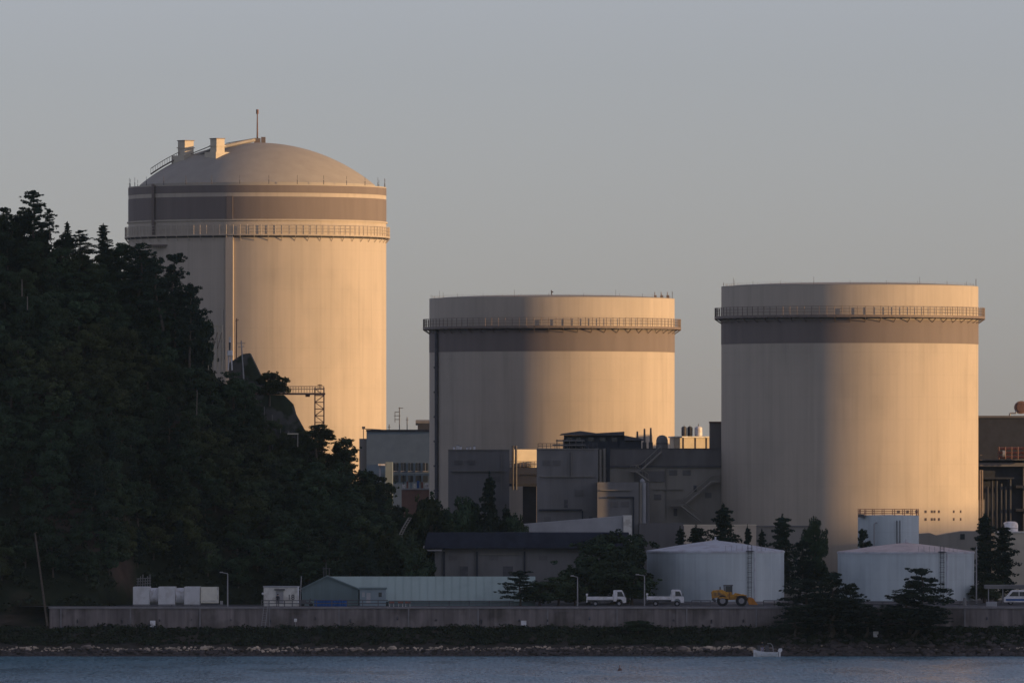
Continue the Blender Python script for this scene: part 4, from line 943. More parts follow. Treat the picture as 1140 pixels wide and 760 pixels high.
for px in (xl_, xr_):
    for dy in (0, 1.2): m.tube((X(px, Db), Db+dy+0.1, Z(485, Db)), (X(px, Db), Db+dy+0.1, Z(431, Db)), 0.08, 6)
m.each(1, 'leg', M_rust, t); m = MB()
for k in range(7):
    q0, q1 = 485-k*7.5, 477.5-k*7.5
    for dy in (0.1, 1.3):
        m.tube((X(xl_, Db), Db+dy, Z(q1, Db)), (X(xr_, Db), Db+dy, Z(q1, Db)), 0.06, 5)
        a, b = (xl_, xr_) if k % 2 else (xr_, xl_); m.tube((X(a, Db), Db+dy, Z(q0, Db)), (X(b, Db), Db+dy, Z(q1, Db)), 0.05, 5)
m.build('brace', M_rust, t)
m = MB().tube((X(356, Db), Db+0.7, Z(432, Db)), (X(356, Db), Db+0.7, Z(427.5, Db)), 0.05, 5).tube((X(353.5, Db), Db+0.7, Z(428.5, Db)), (X(358.5, Db), Db+0.7, Z(428.5, Db)), 0.06, 5); m.build('lamp_bracket', M_rust, t)
D = 1462
t = thing('beacon', 'white beacon housing on two legs beside the dark slope, in front of the domed reactor', 'beacon', (X(256, D), D, Z(402, D)))
m = MB(); m.tube((X(254, D), D, Z(412, D)), (X(255, D), D, Z(392, D)), 0.09, 6); m.tube((X(258.3, D), D, Z(412, D)), (X(257.3, D), D, Z(392, D)), 0.09, 6); m.each(1, 'leg', M_white, t)
pb(MB(), 252.8, 259, 390, 396, D-0.4, 0.8).build('housing', M_white, t, bevel=0.08); pb(MB(), 254.8, 257, 375, 381, D-0.2, 0.5).build('lamp', M_white, t, bevel=0.04)
MB().tube((X(255.8, D), D, Z(390, D)), (X(255.8, D), D, Z(381, D)), 0.14, 6).build('neck', M_dkst, t)
t = pole('signal_mast', 'pale mast with two crossarms right of the white beacon', 'mast', (271.5, 425), (268.5, 379), 1460, 1460, 0.1, M_pole, [((264, 382), (273, 382)), ((265, 386), (272, 385.5))])
t = pole('signal_mast', 'thin red topped mast standing behind the pale crossarm mast', 'mast', (263, 400), (263.5, 354), 1464, 1464, 0.09, M_rust, [((262, 357), (266, 356))])
t = thing('scaffold', 'yellowish scaffold platform on the hilltop against the domed reactor', 'scaffold', (X(240, 1463), 1463, Z(400, 1463)))
m = MB(); D = 1463
for px in (232, 237, 242, 247):
    for dy in (0, 1.5): m.tube((X(px, D), D+dy, Z(412, D)), (X(px, D), D+dy, Z(362, D)), 0.07, 5)
m.each(1, 'upright', M_cream, t); m = MB()
for py in (362, 370, 378, 388, 398): m.box(X(231, D), X(248, D), D-0.1, D+1.6, Z(py+1, D), Z(py, D))
m.each(1, 'deck', M_cream, t)
m = MB()
for k in range(3): m.tube((X(232+5*k, D), D-0.1, Z(388, D)), (X(237+5*k, D), D-0.1, Z(370, D)), 0.05, 5)
m.build('brace', M_gal, t)
pole('mast', 'thin plain mast rising above the scaffold platform', 'mast', (250, 400), (249, 345), 1464, 1464, 0.04, M_dkst)
t = thing('hillside_platform', 'small pale yellow frame standing among the trees below the lattice tower', 'frame', (X(327, 1458), 1458, Z(497, 1458)))
m = MB(); D = 1458; pb(m, 320, 332, 482, 483.2, D-6, 1); m.build('beam', M_cream, t); pb(MB(), 331, 332, 483.25, 497, D-5.8, 0.3).build('post', M_aux2, t)
t = thing('stair', 'pale broken stair rail climbing between the dark trees left of the warehouse', 'stair', (X(440, 1436), 1436, SITE))
m = MB(); pts = [(433, 640), (438, 622), (441, 612), (446, 604), (444, 596), (449, 586), (455, 576)]
for (a, b), (c, d) in zip(pts, pts[1:]): m.tube((X(a, 1436), 1436, Z(b, 1436)), (X(c, 1436), 1436, Z(d, 1436)), 0.09, 5); m.tube((X(a+3, 1436), 1436.8, Z(b, 1436)), (X(c+3, 1436), 1436.8, Z(d, 1436)), 0.07, 5)
m.build('handrail', M_aux2, t)
m = MB()
for i in range(24):
    f = i/23*(len(pts)-1); k = min(int(f), len(pts)-2); f -= k; a = pts[k][0]+(pts[k+1][0]-pts[k][0])*f; b = pts[k][1]+(pts[k+1][1]-pts[k][1])*f
    m.tube((X(a, 1436), 1436, Z(b, 1436)), (X(a+3, 1436), 1436.8, Z(b, 1436)), 0.05, 4)
m.build('step', M_aux2, t)

# ------------------------------------------------------------------ vehicles
def wheel(t, x, y0, y1, z, r, hub=True, rimm=None):
    w_ = MB().tube((x, y0, z), (x, y1, z), r, 22).build('wheel', M_tyre, t, bevel=0.03)
    yy = min(y0, y1)
    MB().tube((x, yy-0.02, z), (x, yy-0.002, z), r*0.52, 16).build('rim', rimm or M_rim, w_)
def truck(lab, px0, px1, D, cabtop, ext):
    x0, x1 = X(px0, D), X(px1, D); L = x1-x0; z = SITE; H = Z(cabtop, D)-z
    t = thing('flatbed_truck', lab, 'truck', ((x0+x1)/2, D+0.9, z), 'white trucks parked on the seawall')
    cx0 = x1-1.65; sz = H/2.05
    zz = lambda v: z+v*sz
    m = MB(); m.prism([(cx0, zz(0.62)), (cx0, zz(1.98)), (cx0+0.12, zz(2.05)), (cx0+1.05, zz(2.05)), (cx0+1.18, zz(1.98)), (cx0+1.52, zz(1.22)), (x1, zz(1.05)), (x1, zz(0.45)), (cx0+1.25, zz(0.42)), (cx0+1.15, zz(0.72)), (cx0+0.95, zz(0.9)), (cx0+0.55, zz(0.9)), (cx0+0.35, zz(0.62))], D, D+1.7)
    cab = m.build('cab', M_white, t, bevel=0.05)
    m = MB(); m.prism([(cx0+0.52, zz(1.25)), (cx0+0.52, zz(1.85)), (cx0+1.08, zz(1.85)), (cx0+1.36, zz(1.25))], D-0.012, D-0.002); m.build('window', M_glass, cab)
    m = MB(); m.add([(cx0+1.2, D+0.12, zz(1.96)), (cx0+1.2, D+1.58, zz(1.96)), (cx0+1.53, D+1.58, zz(1.24)), (cx0+1.53, D+0.12, zz(1.24))], [(0, 3, 2, 1)]); m.build('windscreen', M_glass, cab)
    for dy in (0.12, 1.38): MB().box(x1, x1+0.04, D+dy, D+dy+0.22, zz(0.7), zz(0.88)).build('headlight', M_pole, cab)
    MB().box(cx0+1.45, cx0+1.55, D-0.22, D-0.02, zz(1.25), zz(1.6)).build('mirror', M_dkst, cab)
    MB().box(x0+0.15, cx0-0.02, D+0.35, D+1.35, zz(0.55), zz(0.78)).build('chassis', M_dkst, t)
    m = MB(); m.box(x0+0.12, cx0-0.1, D, D+0.05, zz(0.86), zz(1.22)); m.box(x0+0.12, cx0-0.1, D+1.65, D+1.7, zz(0.86), zz(1.22)); m.box(x0+0.12, cx0-0.1, D+0.051, D+1.649, zz(0.8), zz(0.88))
    for k in range(6): xk = x0+0.3+k*(cx0-x0-0.6)/5; m.box(xk-0.03, xk+0.03, D-0.03, D-0.001, zz(0.84), zz(1.24))
    m.box(cx0-0.098, cx0-0.03, D, D+1.7, zz(0.8), zz(1.5)); m.build('cargo_bed', M_white, t)
    m = MB(); m.box(x0, x0+0.1, D-0.02, D+1.72, zz(0.5 if ext else 0.8), zz(1.5)); m.box(x0-0.08, x0+0.2, D-0.03, D+0.12, zz(1.4), zz(1.62)); m.build('tailgate', M_white, t)
    for wx in (x0+1.15, cx0+0.75):
        wheel(t, wx, D+0.02, D+0.28, z+0.36, 0.36, rimm=M_rim); wheel(t, wx, D+1.42, D+1.68, z+0.36, 0.36)
    m = MB().box(x0+1.6, x0+2.4, D+0.12, D+0.4, zz(0.42), zz(0.78)); m.build('fuel_tank', M_dkst, t)
truck('white flatbed truck facing right, left one of two, before the dark trees', 653, 697, 1405, 656.5, True)
truck('white flatbed truck facing right, parked in front of the left storage tank', 720, 761.5, 1405, 656, False)
def loader():
    D = 1404.5; z = SITE; x0 = X(792, D); s = D/F
    t = thing('wheel_loader', 'yellow wheel loader with orange bucket lowered, parked before the left storage tank', 'loader', (X(815, D), D+1.2, z))
    P = lambda px, py: (X(px, D), Z(py, D))
    m = MB(); m.prism([P(793, 667), P(792, 659), P(794, 656.8), P(804, 656), P(807, 657.5), P(812, 660.5), P(812, 667.5), P(805, 667), P(802, 664.5), P(797, 665)], D+0.15, D+2.25); b = m.build('engine_hood', M_yel, t, bevel=0.05)
    m = MB()
    for k in range(5): m.box(X(794.6+k*1.6, D), X(795.4+k*1.6, D), D+0.13, D+0.148, Z(663, D), Z(659, D))
    m.build('grille', M_dkst, b)
    MB().tube((X(802, D), D+1.8, Z(656, D)), (X(802, D), D+1.8, Z(652.8, D)), 0.08, 8).build('exhaust', M_dkst, t)
    m = MB(); m.prism([P(812.1, 667.5), P(812.1, 661), P(820, 661.5), P(828, 661), P(832, 664), P(832, 668.5), P(826, 667)], D+0.45, D+1.95); m.build('front_frame', M_yel, t, bevel=0.04)
    m = MB(); pb(m, 807, 815, 661, 662, D+0.5, 1.4)
    for a, b_ in ((807, 806.3), (815, 815)):
        for dy in (0.5, 1.82): m.tube((X(a, D), D+dy, Z(662, D)), (X(b_, D), D+dy, Z(651.5, D)), 0.07, 5)
    pb(m, 805.6, 816, 650.6, 651.8, D+0.4, 1.6); c = m.build('cab', M_dkst, t)
    pb(MB(), 807.6, 814.2, 652, 660.8, D+0.56, 1.25).build('window', M_glass, c)
    m = MB(); pb(m, 806.8, 815.2, 658.5, 661, D+0.46, 1.48); m.build('cab_base', M_yel, c)
    pb(MB(), 800, 812, 664, 666, D+0.0, 2.4).build('fender', M_yel, t); pb(MB(), 818.5, 831.5, 661.8, 662.6, D, 2.4).build('fender', M_yel, t)
    for px in (804.5, 825.5):
        wheel(t, X(px, D), D+0.02, D+0.55, z+0.72, 0.72, rimm=M_rim); wheel(t, X(px, D), D+1.85, D+2.38, z+0.72, 0.72)
    for dy in (0.62, 1.62):
        m = MB(); m.prism([P(817, 661), P(819, 659.6), P(829, 662), P(835, 668), P(834, 670), P(828, 665)], D+dy, D+dy+0.14); m.build('lift_arm', M_yel, t)
    m = MB(); m.tube((X(818, D), D+1.15, Z(661, D)), (X(833, D), D+1.15, Z(666, D)), 0.1, 8); m.build('hydraulic_cylinder', M_dkst, t)
    m = MB(); m.prism([P(833.5, 664.5), P(834.7, 664.5), P(834.9, 670.5), P(843.5, 672), P(843.5, 672.8), P(834, 672.6), P(832.6, 669)], D-0.1, D+2.5)
    m.prism([P(834.8, 664.6), P(838.5, 665.5), P(842, 670.5), P(843.5, 672), P(835, 670.4)], D-0.1, D-0.02); m.prism([P(834.8, 664.6), P(838.5, 665.5), P(842, 670.5), P(843.5, 672), P(835, 670.4)], D+2.42, D+2.5)
    m.build('bucket', M_org, t)
    m = MB().tube((X(797, D), D+0.1, Z(669, D)), (X(793, D), D+0.1, Z(666, D)), 0.2, 6); m.build('counterweight', M_dkst, t)
loader()
def van():
    D = 1422; z = SITE; P = lambda px, py: (X(px, D), Z(py, D))
    t = thing('van', 'white and blue van parked under the carport at the right edge', 'van', (X(1140, D), D+1, z))
    x0, x1 = X(1118, D), X(1157, D); H = 1.95
    m = MB(); m.prism([(x0, z+.35), (x0, z+.95), (x0+.35, z+1.15), (x0+.95, z+1.85), (x0+1.2, z+H), (x1-.15, z+H), (x1, z+1.8), (x1, z+.35)], D, D+1.75); b = m.build('body', M_white, t, bevel=0.06)
    m = MB(); m.prism([(x0+.62, z+1.15), (x0+1.12, z+1.72), (x0+1.9, z+1.72), (x0+1.9, z+1.15)], D-.012, D-.002); m.prism([(x0+2.0, z+1.15), (x0+2.0, z+1.72), (x1-.4, z+1.72), (x1-.4, z+1.15)], D-.012, D-.002); m.build('window', M_glass, b)
    m = MB(); m.box(x0+.2, x1-.02, D-.01, D-.002, z+.55, z+.8); m.build('side_stripe', M_blue, b)
    m = MB(); m.box(x0-.03, x0, D+.2, D+.5, z+.7, z+.9); m.build('headlight', M_pole, b)
    m = MB(); m.box(x0-.03, x0, D+1.25, D+1.55, z+.7, z+.9); m.build('headlight', M_pole, b)
    for wx in (x0+.85, x1-.9): wheel(t, wx, D+.02, D+.25, z+.34, .34); wheel(t, wx, D+1.5, D+1.73, z+.34, .34)
van()
t = thing('concrete_block', 'pale concrete block lying on the seawall top right of the conifers', 'block', (X(1104, 1403), 1403, SITE))
pb(MB(), 1098, 1110, 669.5, 0, 1403, 0.8, 1).build('body', M_pale, t, bevel=0.05); pb(MB(), 1103, 1104.5, 668.7, 669.45, 1403.2, 0.3).build('lifting_eye', M_dkst, t)

# boat
def boat():
    D = 1383.5; s = D/F; xb, xs = X(838.8, D), X(871, D)
    t = thing('fishing_boat', 'small white open fishing boat with outboard motor close to the rocky shore', 'boat', ((xb+xs)/2, D, 0))
    L = 3.05; x0 = xb; n = 12
    def hull(x0, L, W_, H_):
        vs = []; fs = []
        for i in range(n+1):
            f = i/n; w_ = W_*(sin(min(1, f*1.6+0.05)*pi/2))**0.8; h = H_+0.34*(1-f)**3
            for (u, v) in ((-1, 1), (-0.85, 0.35), (-0.35, -0.12), (0, -0.2), (0.35, -0.12), (0.85, 0.35), (1, 1), (0.86, 1), (0.7, 0.42), (-0.7, 0.42), (-0.86, 1)):
                vs.append((x0+f*L, D+u*w_/2, v*h if v > 0 else v))
        k = 11
        for i in range(n):
            for j in range(k): fs.append((i*k+j, i*k+(j+1) % k, (i+1)*k+(j+1) % k, (i+1)*k+j))
        fs.append(tuple(range(k))); fs.append(tuple(range(n*k, n*k+k))[::-1])
        return MB().add(vs, fs)
    h = hull(xb, L, 1.35, 0.60).build('hull', M_white, t, smooth=True)
    MB().box(X(850.5, D), X(857.5, D), D-.1, D+.42, 0.2, 0.9).box(X(851.5, D), X(856, D), D-.05, D+.36, 0.9, 1.5).box(X(843.5, D), X(846.5, D), D-.1, D+.4, 0.3, 1.35).box(X(842.5, D), X(848, D), D-.2, D+.5, 1.35, 1.45).build('console', M_dkst, t, bevel=0.05)
    MB().box(X(847.5, D), X(850.2, D), D-.5, D+.5, 0.3, 0.55).build('storage_box', M_blue, t)
    m = MB(); pts = [(854.5, 716), (858, 715.8), (860, 718), (861, 723), (861.3, 727)]
    for dy in (-.4, .4):
        for (a, b), (c, d) in zip(pts, pts[1:]): m.tube((X(a, D), D+dy, Z(b, D)), (X(c, D), D+dy, Z(d, D)), 0.045, 6)
    for a, b in pts[:3]: m.tube((X(a, D), D-.4, Z(b, D)), (X(a, D), D+.4, Z(b, D)), 0.04, 6)
    m.build('roll_bar', M_pole, t)
    MB().tube((X(841.5, D), D, 0.55), (X(841.5, D), D, 1.0), 0.03, 6).tube((X(840, D), D, 0.95), (X(843, D), D, 0.95), 0.03, 6).build('bow_rail', M_pole, t)
    mm = MB(); mm.prism([(X(866, D), .75), (X(867, D), 1.05), (X(870.5, D), 1.08), (X(871, D), .8), (X(869.5, D), .6), (X(868.5, D), -.25), (X(866.8, D), -.25), (X(867, D), .6)], D-.17, D+.17); mm.build('outboard_motor', M_white, t, bevel=0.04)
    MB().box(X(865, D), X(866.3, D), D-.3, D+.3, 0.0, .62).build('transom', M_white, t)
    MB().box(X(862, D), X(865, D), D-.45, D+.45, .35, .62).build('seat', M_dkst, t)
    p = thing('person', 'person in dark jacket and grey trousers standing in the front of the small white boat', 'person', (X(848.7, D), D-0.42+0.2, 0.27))
    person(p, (X(848.7, D), D-.05, 0.30), M_jack, M_trou, 0.6, 1.68, 1.0)
    r = thing('fishing_rod', 'thin upright fishing rod in the small white boat', 'fishing rod', (X(852, D), D, .9))
    MB().tube((X(852.2, D), D-.2, .5), (X(851, D), D-.3, Z(703, D)), .02, 5, .008).build('rod', M_dkst, r); MB().tube((X(852.1, D), D-.2, .55), (X(852.0, D), D-.21, .95), .03, 6).build('grip', M_tyre, r)
boat()
D = 1280
t = thing('buoy', 'tiny red buoy floating in the water below the first truck', 'buoy', (X(690, D), D, 0))
MB().lathe([(0.001, -.2), (.22, -.1), (.26, .05), (.18, .22), (.05, .3), (.04, .5), (.001, .5)], X(690, D), D, 16).build('float', M_rust, t, smooth=True)
MB().tube((X(690, D), D, .5), (X(690, D), D, .62), .09, 8).build('top_mark', M_red, t)

# ------------------------------------------------------------------ vegetation
def leafcloud(cen, rad, n, size, shell=0.35, flat=0.5):
    """n leaf quads scattered through an ellipsoid, denser towards its surface"""
    v = RNG.normal(size=(n, 3)); v /= np.linalg.norm(v, axis=1)[:, None]
    r = (shell+(1-shell)*RNG.random(n))**0.6
    p = np.array(cen)+v*r[:, None]*np.array(rad)
    nrm = v*np.array([1, 1, 1.0])+RNG.normal(size=(n, 3))*0.5; nrm[:, 2] += flat; nrm /= np.linalg.norm(nrm, axis=1)[:, None]
    a = np.cross(nrm, RNG.normal(size=(n, 3))); a /= np.linalg.norm(a, axis=1)[:, None]; b = np.cross(nrm, a)
    s = size*(0.6+0.8*RNG.random(n))[:, None]; e = 0.55+0.5*RNG.random(n)[:, None]
    q = np.stack([p-a*s-b*s*e*0.4, p+a*s*0.2-b*s*e, p+a*s+b*s*e*0.3, p-a*s*0.1+b*s*e], 1)
    return q.reshape(-1, 3)
def leafmesh(name, quads, m, parent=None, loc=(0, 0, 0)):
    v = np.concatenate(quads)-np.array(loc); nf = len(v)//4
    me = bpy.data.meshes.new(name); me.vertices.add(len(v)); me.vertices.foreach_set('co', v.astype(np.float32).ravel())
    me.loops.add(len(v)); me.loops.foreach_set('vertex_index', np.arange(len(v), dtype=np.int32))
    me.polygons.add(nf); me.polygons.foreach_set('loop_start', np.arange(0, nf*4, 4, dtype=np.int32)); me.polygons.foreach_set('loop_total', np.full(nf, 4, dtype=np.int32))
    me.update(calc_edges=True); me.materials.append(m)
    o = bpy.data.objects.new(name, me); C.objects.link(o); o.location = loc
    if parent: o.parent = parent; o.location = (0, 0, 0)
    return o
PROTO = {}
def new_root(name): r = bpy.data.objects.new(name, None); C.objects.link(r); return r
def make_broad(k):                       # nominal height 8 m, crown 5.5 m wide
    r = new_root('broadleaf_tree'); q = []; tr = MB(); tr.tube((0, 0, -1.5), (0.1, 0, 3.2), .22, 8, .13)
    nb = random.randint(20, 26)
    for i in range(nb):
        a = 2.4*i+random.uniform(-.5, .5); h = random.uniform(1.8, 7.1); w_ = 2.35*sqrt(max(.08, 1-((h-3.9)/3.7)**2))*random.uniform(.6, 1.0)
        c = (w_*cos(a), w_*sin(a), h); tr.tube((0.1, 0, min(h-.6, 3.1)), c, .08, 5, .03)
        s = random.uniform(.55, 1.1); q.append(leafcloud(c, (s, s, s*.85), int(290*s*s)+20, .14, shell=.6, flat=.35))
        for j in range(5):
            d = RNG.normal(size=3)*.75*s; q.append(leafcloud((c[0]+d[0], c[1]+d[1], c[2]+d[2]*.8), (.36, .36, .3), 26, .13, flat=.35))
    q.append(leafcloud((0, 0, 4.0), (1.4, 1.4, 2.2), 300, .28)); q.append(leafcloud((0, 0, 7.1), (.7, .7, .55), 110, .14))
    leafmesh('crown', q, M_leaf, r); tr.build('trunk', M_bark, r); return r
def make_conifer(k):                     # nominal height 10 m, ragged fir-like outline
    r = new_root('conifer_tree'); q = []; tr = MB(); tr.tube((0, 0, -1), (0, 0, 9.9), .2, 8, .03)
    nb = 84; lop = random.random()*6.28
    for i in range(nb):
        f0 = (i+random.random())/nb; z = 1.1+8.6*f0**.85; a = 2.4*i+random.uniform(-.5, .5)
        ww = ((10.3-z)/9.2)**.62*2.5*random.uniform(.35, 1.2)*(1+.28*cos(a-lop)+.15*sin(z*2.1+lop))+.12; dz = random.uniform(-.25, .12)*ww
        tr.tube((0, 0, z), (ww*cos(a), ww*sin(a), z+dz), .04, 4, .012)
        for f in (.3, .6, .9):
            s = (.2+.17*ww)*(1.15-f*.45); q.append(leafcloud((ww*f*cos(a), ww*f*sin(a), z+dz*f-.05), (s*1.2, s*1.2, s*.62), int(14+34*s), .12, flat=.6))
    q.append(leafcloud((0, 0, 9.8), (.14, .14, .5), 30, .1)); q.append(leafcloud((0, 0, 4.2), (.9, .9, 2.8), 160, .22))
    leafmesh('crown', q, M_pine, r); tr.build('trunk', M_bark, r); return r
def make_pine(k, lean=0.0):              # layered pads, open; nominal 9 m
    r = new_root('pine_tree'); q = []; tr = MB(); p = Vector((0, 0, -1)); pts = [p]
    for i in range(7): p = p+Vector((random.uniform(-.3, .3)+lean*.25, random.uniform(-.2, .2), 1.4)); pts.append(p)
    for i in range(7): tr.tube(pts[i], pts[i+1], .22-.025*i, 7, .2-.025*i)
    nb = 26
    for i in range(nb):
        f = .26+.74*(i+random.random()*.8)/nb; k_ = f*7; j = min(int(k_), 6); b = pts[j].lerp(pts[j+1], min(1, k_-j)); a = 2.4*i+random.uniform(-.6, .6)
        ww = (1.12-f)*3.5*random.uniform(.45, 1.15)+.25; c = b+Vector((ww*cos(a), ww*sin(a), random.uniform(-.1, .6))); tr.tube(b, c, .07, 5, .025)
        s = random.uniform(.5, 1.05)*(1.2-.5*f)
        q.append(leafcloud(c, (s*1.25, s*1.25, s*.5), int(210*s*s)+30, .13, flat=.8))
        for j2 in range(4):
            d = RNG.normal(size=3)*s; q.append(leafcloud((c.x+d[0], c.y+d[1], c.z+d[2]*.35), (.35, .35, .2), 26, .12, flat=.8))
        mdl = b.lerp(c, .5); q.append(leafcloud(mdl, (s*.8, s*.8, s*.4), int(80*s), .13, flat=.8))
    q.append(leafcloud(pts[-1], (.6, .6, .45), 110, .13))
    leafmesh('crown', q, M_pine, r); tr.build('trunk', M_bark, r); return r
BR = [make_broad(i) for i in range(7)]; CO = [make_conifer(i) for i in range(4)]; PI = [make_pine(i, l) for i, l in enumerate((0, .5, -.6, .2, 0))]
KINDS = {'b': (BR, 8.0, 5.3), 'c': (CO, 10.2, 5.2), 'p': (PI, 9.3, 6.0)}
used = set()
def plant(kind, k, x, y, z, h, wscale, lab, cat='tree', group=None):
    protos, H, Wd = KINDS[kind]; src = protos[k % len(protos)]
    if src.name in used: o = copy_tree(src)
    else: o = src; used.add(src.name); KIDS.setdefault(src.name, children(src))
    sc = h/H; o.location = (x, y, z); o.scale = (sc*wscale, sc*wscale, sc); o.rotation_euler = (0, 0, random.uniform(0, 6.28))
    tag(o, lab, cat)
    if group: o['group'] = group
    elif 'group' in o.keys(): del o['group']
    return o
def ptree(kind, px, top, base, D, w_px, lab, group=None, k=None):
    z = base if isinstance(base, float) else Z(base, D); h = Z(top, D)-z; H, Wd = KINDS[kind][1], KINDS[kind][2]
    return plant(kind, random.randrange(9) if k is None else k, X(px, D), D, z, h, (w_px*D/F/Wd)/(h/H), lab, 'tree', group)
# named trees
g1 = 'taller trees along the hill skyline'
ptree('p', 38, 211, 262, 1464, 36, 'tall ragged pine on the hilltop at the left edge, highest of the skyline', g1, 0)
ptree('p', 56, 232, 266, 1462, 18, 'thin small pine just right of the highest skyline pine', g1, 1)
ptree('c', 75, 246, 285, 1463, 18, 'small spiky conifer on the skyline between the highest pine and the conical one', g1, 0)
ptree('p', 92, 256, 290, 1464, 34, 'low spreading pine on the skyline left of the conical conifer', g1, 3)
ptree('c', 115, 248, 300, 1464, 30, 'pointed conical conifer on the skyline left of the domed reactor', g1, 1)
ptree('b', 133, 268, 310, 1465, 34, 'rounded tree on the skyline just right of the conical conifer', g1, 2)
ptree('p', 156, 270, 335, 1460, 52, 'spreading dark pine in front of the left edge of the domed reactor', g1, 4)
ptree('p', 182, 285, 360, 1456, 46, 'dark pine with a pale gap behind it, in front of the domed reactor', g1, 2)
ptree('p', 194, 282, 380, 1459, 50, 'tall ragged pine rising in front of the domed reactor wall', g1, 3)
ptree('p', 211, 314, 400, 1456, 42, 'leaning dark pine overhanging right, before the domed reactor', g1, 0)
ptree('b', 226, 352, 415, 1457, 26, 'round dark tree at the foot of the scaffold platform', g1, 2)
ptree('b', 300, 413, 446, 1462, 30, 'dark rounded bush above the footbridge', g1, 1)
ptree('b', 315, 419, 440, 1463, 18, 'small reddish bush at the left end of the footbridge railing', g1, 3)
ptree('b', 352, 471, 505, 1460, 40, 'dark round tree at the foot of the lattice tower', g1, 4)
ptree('b', 383, 486, 520, 1462, 30, 'small round tree on the hill edge right of the lattice tower', g1, 5)
for i, (px, top, w_, lab) in enumerate(((260, 412, 30, 'round bush behind the white beacon at the foot of the slope'), (273, 424, 28, 'round bush at the foot of the signal masts'), (283, 447, 26, 'round bush low on the dark slope, left of the footbridge'), (300, 466, 28, 'dark bush below the left end of the footbridge'), (318, 480, 26, 'dark bush at the base of the slope under the footbridge'), (334, 484, 22, 'small bush between the dark slope and the lattice tower'))):
    ptree('b', px, top, top+36, 1457.6+i*.3, w_, lab, g1, i)
g2 = 'dark trees left of the warehouse'
for i, (kd, px, top, w_, lab) in enumerate((('c', 545, 525, 40, 'dark conical conifer with a pointed top before the plain grey block'), ('b', 480, 549, 44, 'round dark tree under the brown terrace'),
        ('b', 512, 546, 44, 'round dark tree between the brown terrace and the pointed conifer'), ('b', 462, 566, 34, 'dark tree at the left of the group below the brown terrace'),
        ('b', 528, 556, 40, 'dark tree directly left of the pointed conifer'), ('c', 563, 560, 26, 'low dark conifer right of the pointed conifer'), ('b', 497, 560, 40, 'lower dark tree in the middle of the group above the warehouse roof'))):
    ptree(kd, px, top, SITE, 1452+i*1.2, w_*1.15, lab, g2, i)
for i, (px, top, w_, lab) in enumerate(((490, 572, 50, 'low dark tree in front, above the left end of the warehouse roof'), (520, 570, 50, 'low dark tree in front, above the warehouse roof left of its middle'), (550, 572, 44, 'low dark tree at the foot of the pointed conifer'), (573, 566, 34, 'dark tree right of the pointed conifer, under the sunlit box column'), (446, 584, 40, 'dark tree at the foot of the pale stair rail'))):
    ptree('b', px, top, SITE, 1460-i*.8 if i < 4 else 1440, w_, lab, g2, i+3)
ptree('b', 455, 590, SITE, 1434, 46, 'dark tree behind the left end of the pale green shed roof', g2, 2)
ptree('b', 466, 612, SITE, 1430, 40, 'low dark tree left of the warehouse wall', g2, 5)
g3 = 'dark trees between the warehouse and the left tank'
for i, (px, top, w_, D, lab) in enumerate(((662, 600, 56, 1430, 'broad dark tree in front of the right end of the warehouse'), (686, 590, 56, 1432, 'tallest dark tree left of the left storage tank'), (700, 600, 36, 1429, 'dark tree touching the left side of the left storage tank'),
        (655, 628, 44, 1422, 'low dark tree behind the street lamp left of the first truck'), (682, 622, 50, 1421, 'dark bushy tree directly behind the first truck'), (703, 630, 40, 1420, 'dark bushy tree behind the gap between the two trucks'))):
    ptree('b', px, top, SITE, D, w_*1.3, lab, g3, i)
g4 = 'pines at the right end of the shed'
ptree('p', 580, 634, SITE, 1410, 42, 'small pine with a pointed top in front of the pale green shed roof', g4, 0)
ptree('b', 601, 646, SITE, 1411, 44, 'low dark bush right of the small pine at the shed end', g4, 3)
ptree('b', 622, 640, SITE, 1413, 42, 'dark bushy tree left of the leftmost lamp post by the trucks', g4, 4)
ptree('b', 640, 648, SITE, 1414, 30, 'small dark bush at the foot of the street lamp', g4, 6)
g5 = 'trees in front of the right reactor'
for i, (kd, px, top, base, D, w_, lab) in enumerate((('c', 805, 560, SITE, 1462, 52, 'dark conifer above the left storage tank roof, before the sunlit wall'), ('c', 775, 583, SITE, 1461, 46, 'low dark conifer above the left slope of the left tank roof'),
        ('c', 757, 585, SITE, 1463, 26, 'low dark tree at the far left above the left tank roof'), ('c', 832, 583, SITE, 1460, 22, 'short conifer right of the highest tree above the left tank roof'), ('c', 848, 588, SITE, 1461, 22, 'short conifer above the right slope of the left tank roof'),
        ('c', 871, 571, SITE, 1458, 44, 'tall dark conifer right of the left storage tank'), ('b', 907, 570, SITE, 1456, 27, 'tall dark tree with a dense irregular crown between the two wide tanks'),
        ('p', 889, 600, SITE, 1450, 30, 'thin pine in the gap between the two taller trees'),
        ('c', 1096, 570, SITE, 1448, 44, 'tall dark conifer right of the right storage tank'), ('c', 1117, 582, SITE, 1450, 42, 'slightly lower conifer beside the cream building'), ('b', 1100, 645, SITE, 1442, 34, 'dark undergrowth tree at the foot of the right conifers'),
        ('p', 963, 588, SITE, 1461, 22, 'small dark pine in front of the red railed tank'))):
    ptree(kd, px, top, base, D, w_*1.2, lab, g5, i)
g6 = 'dark bushes and pines rooted below the seawall'
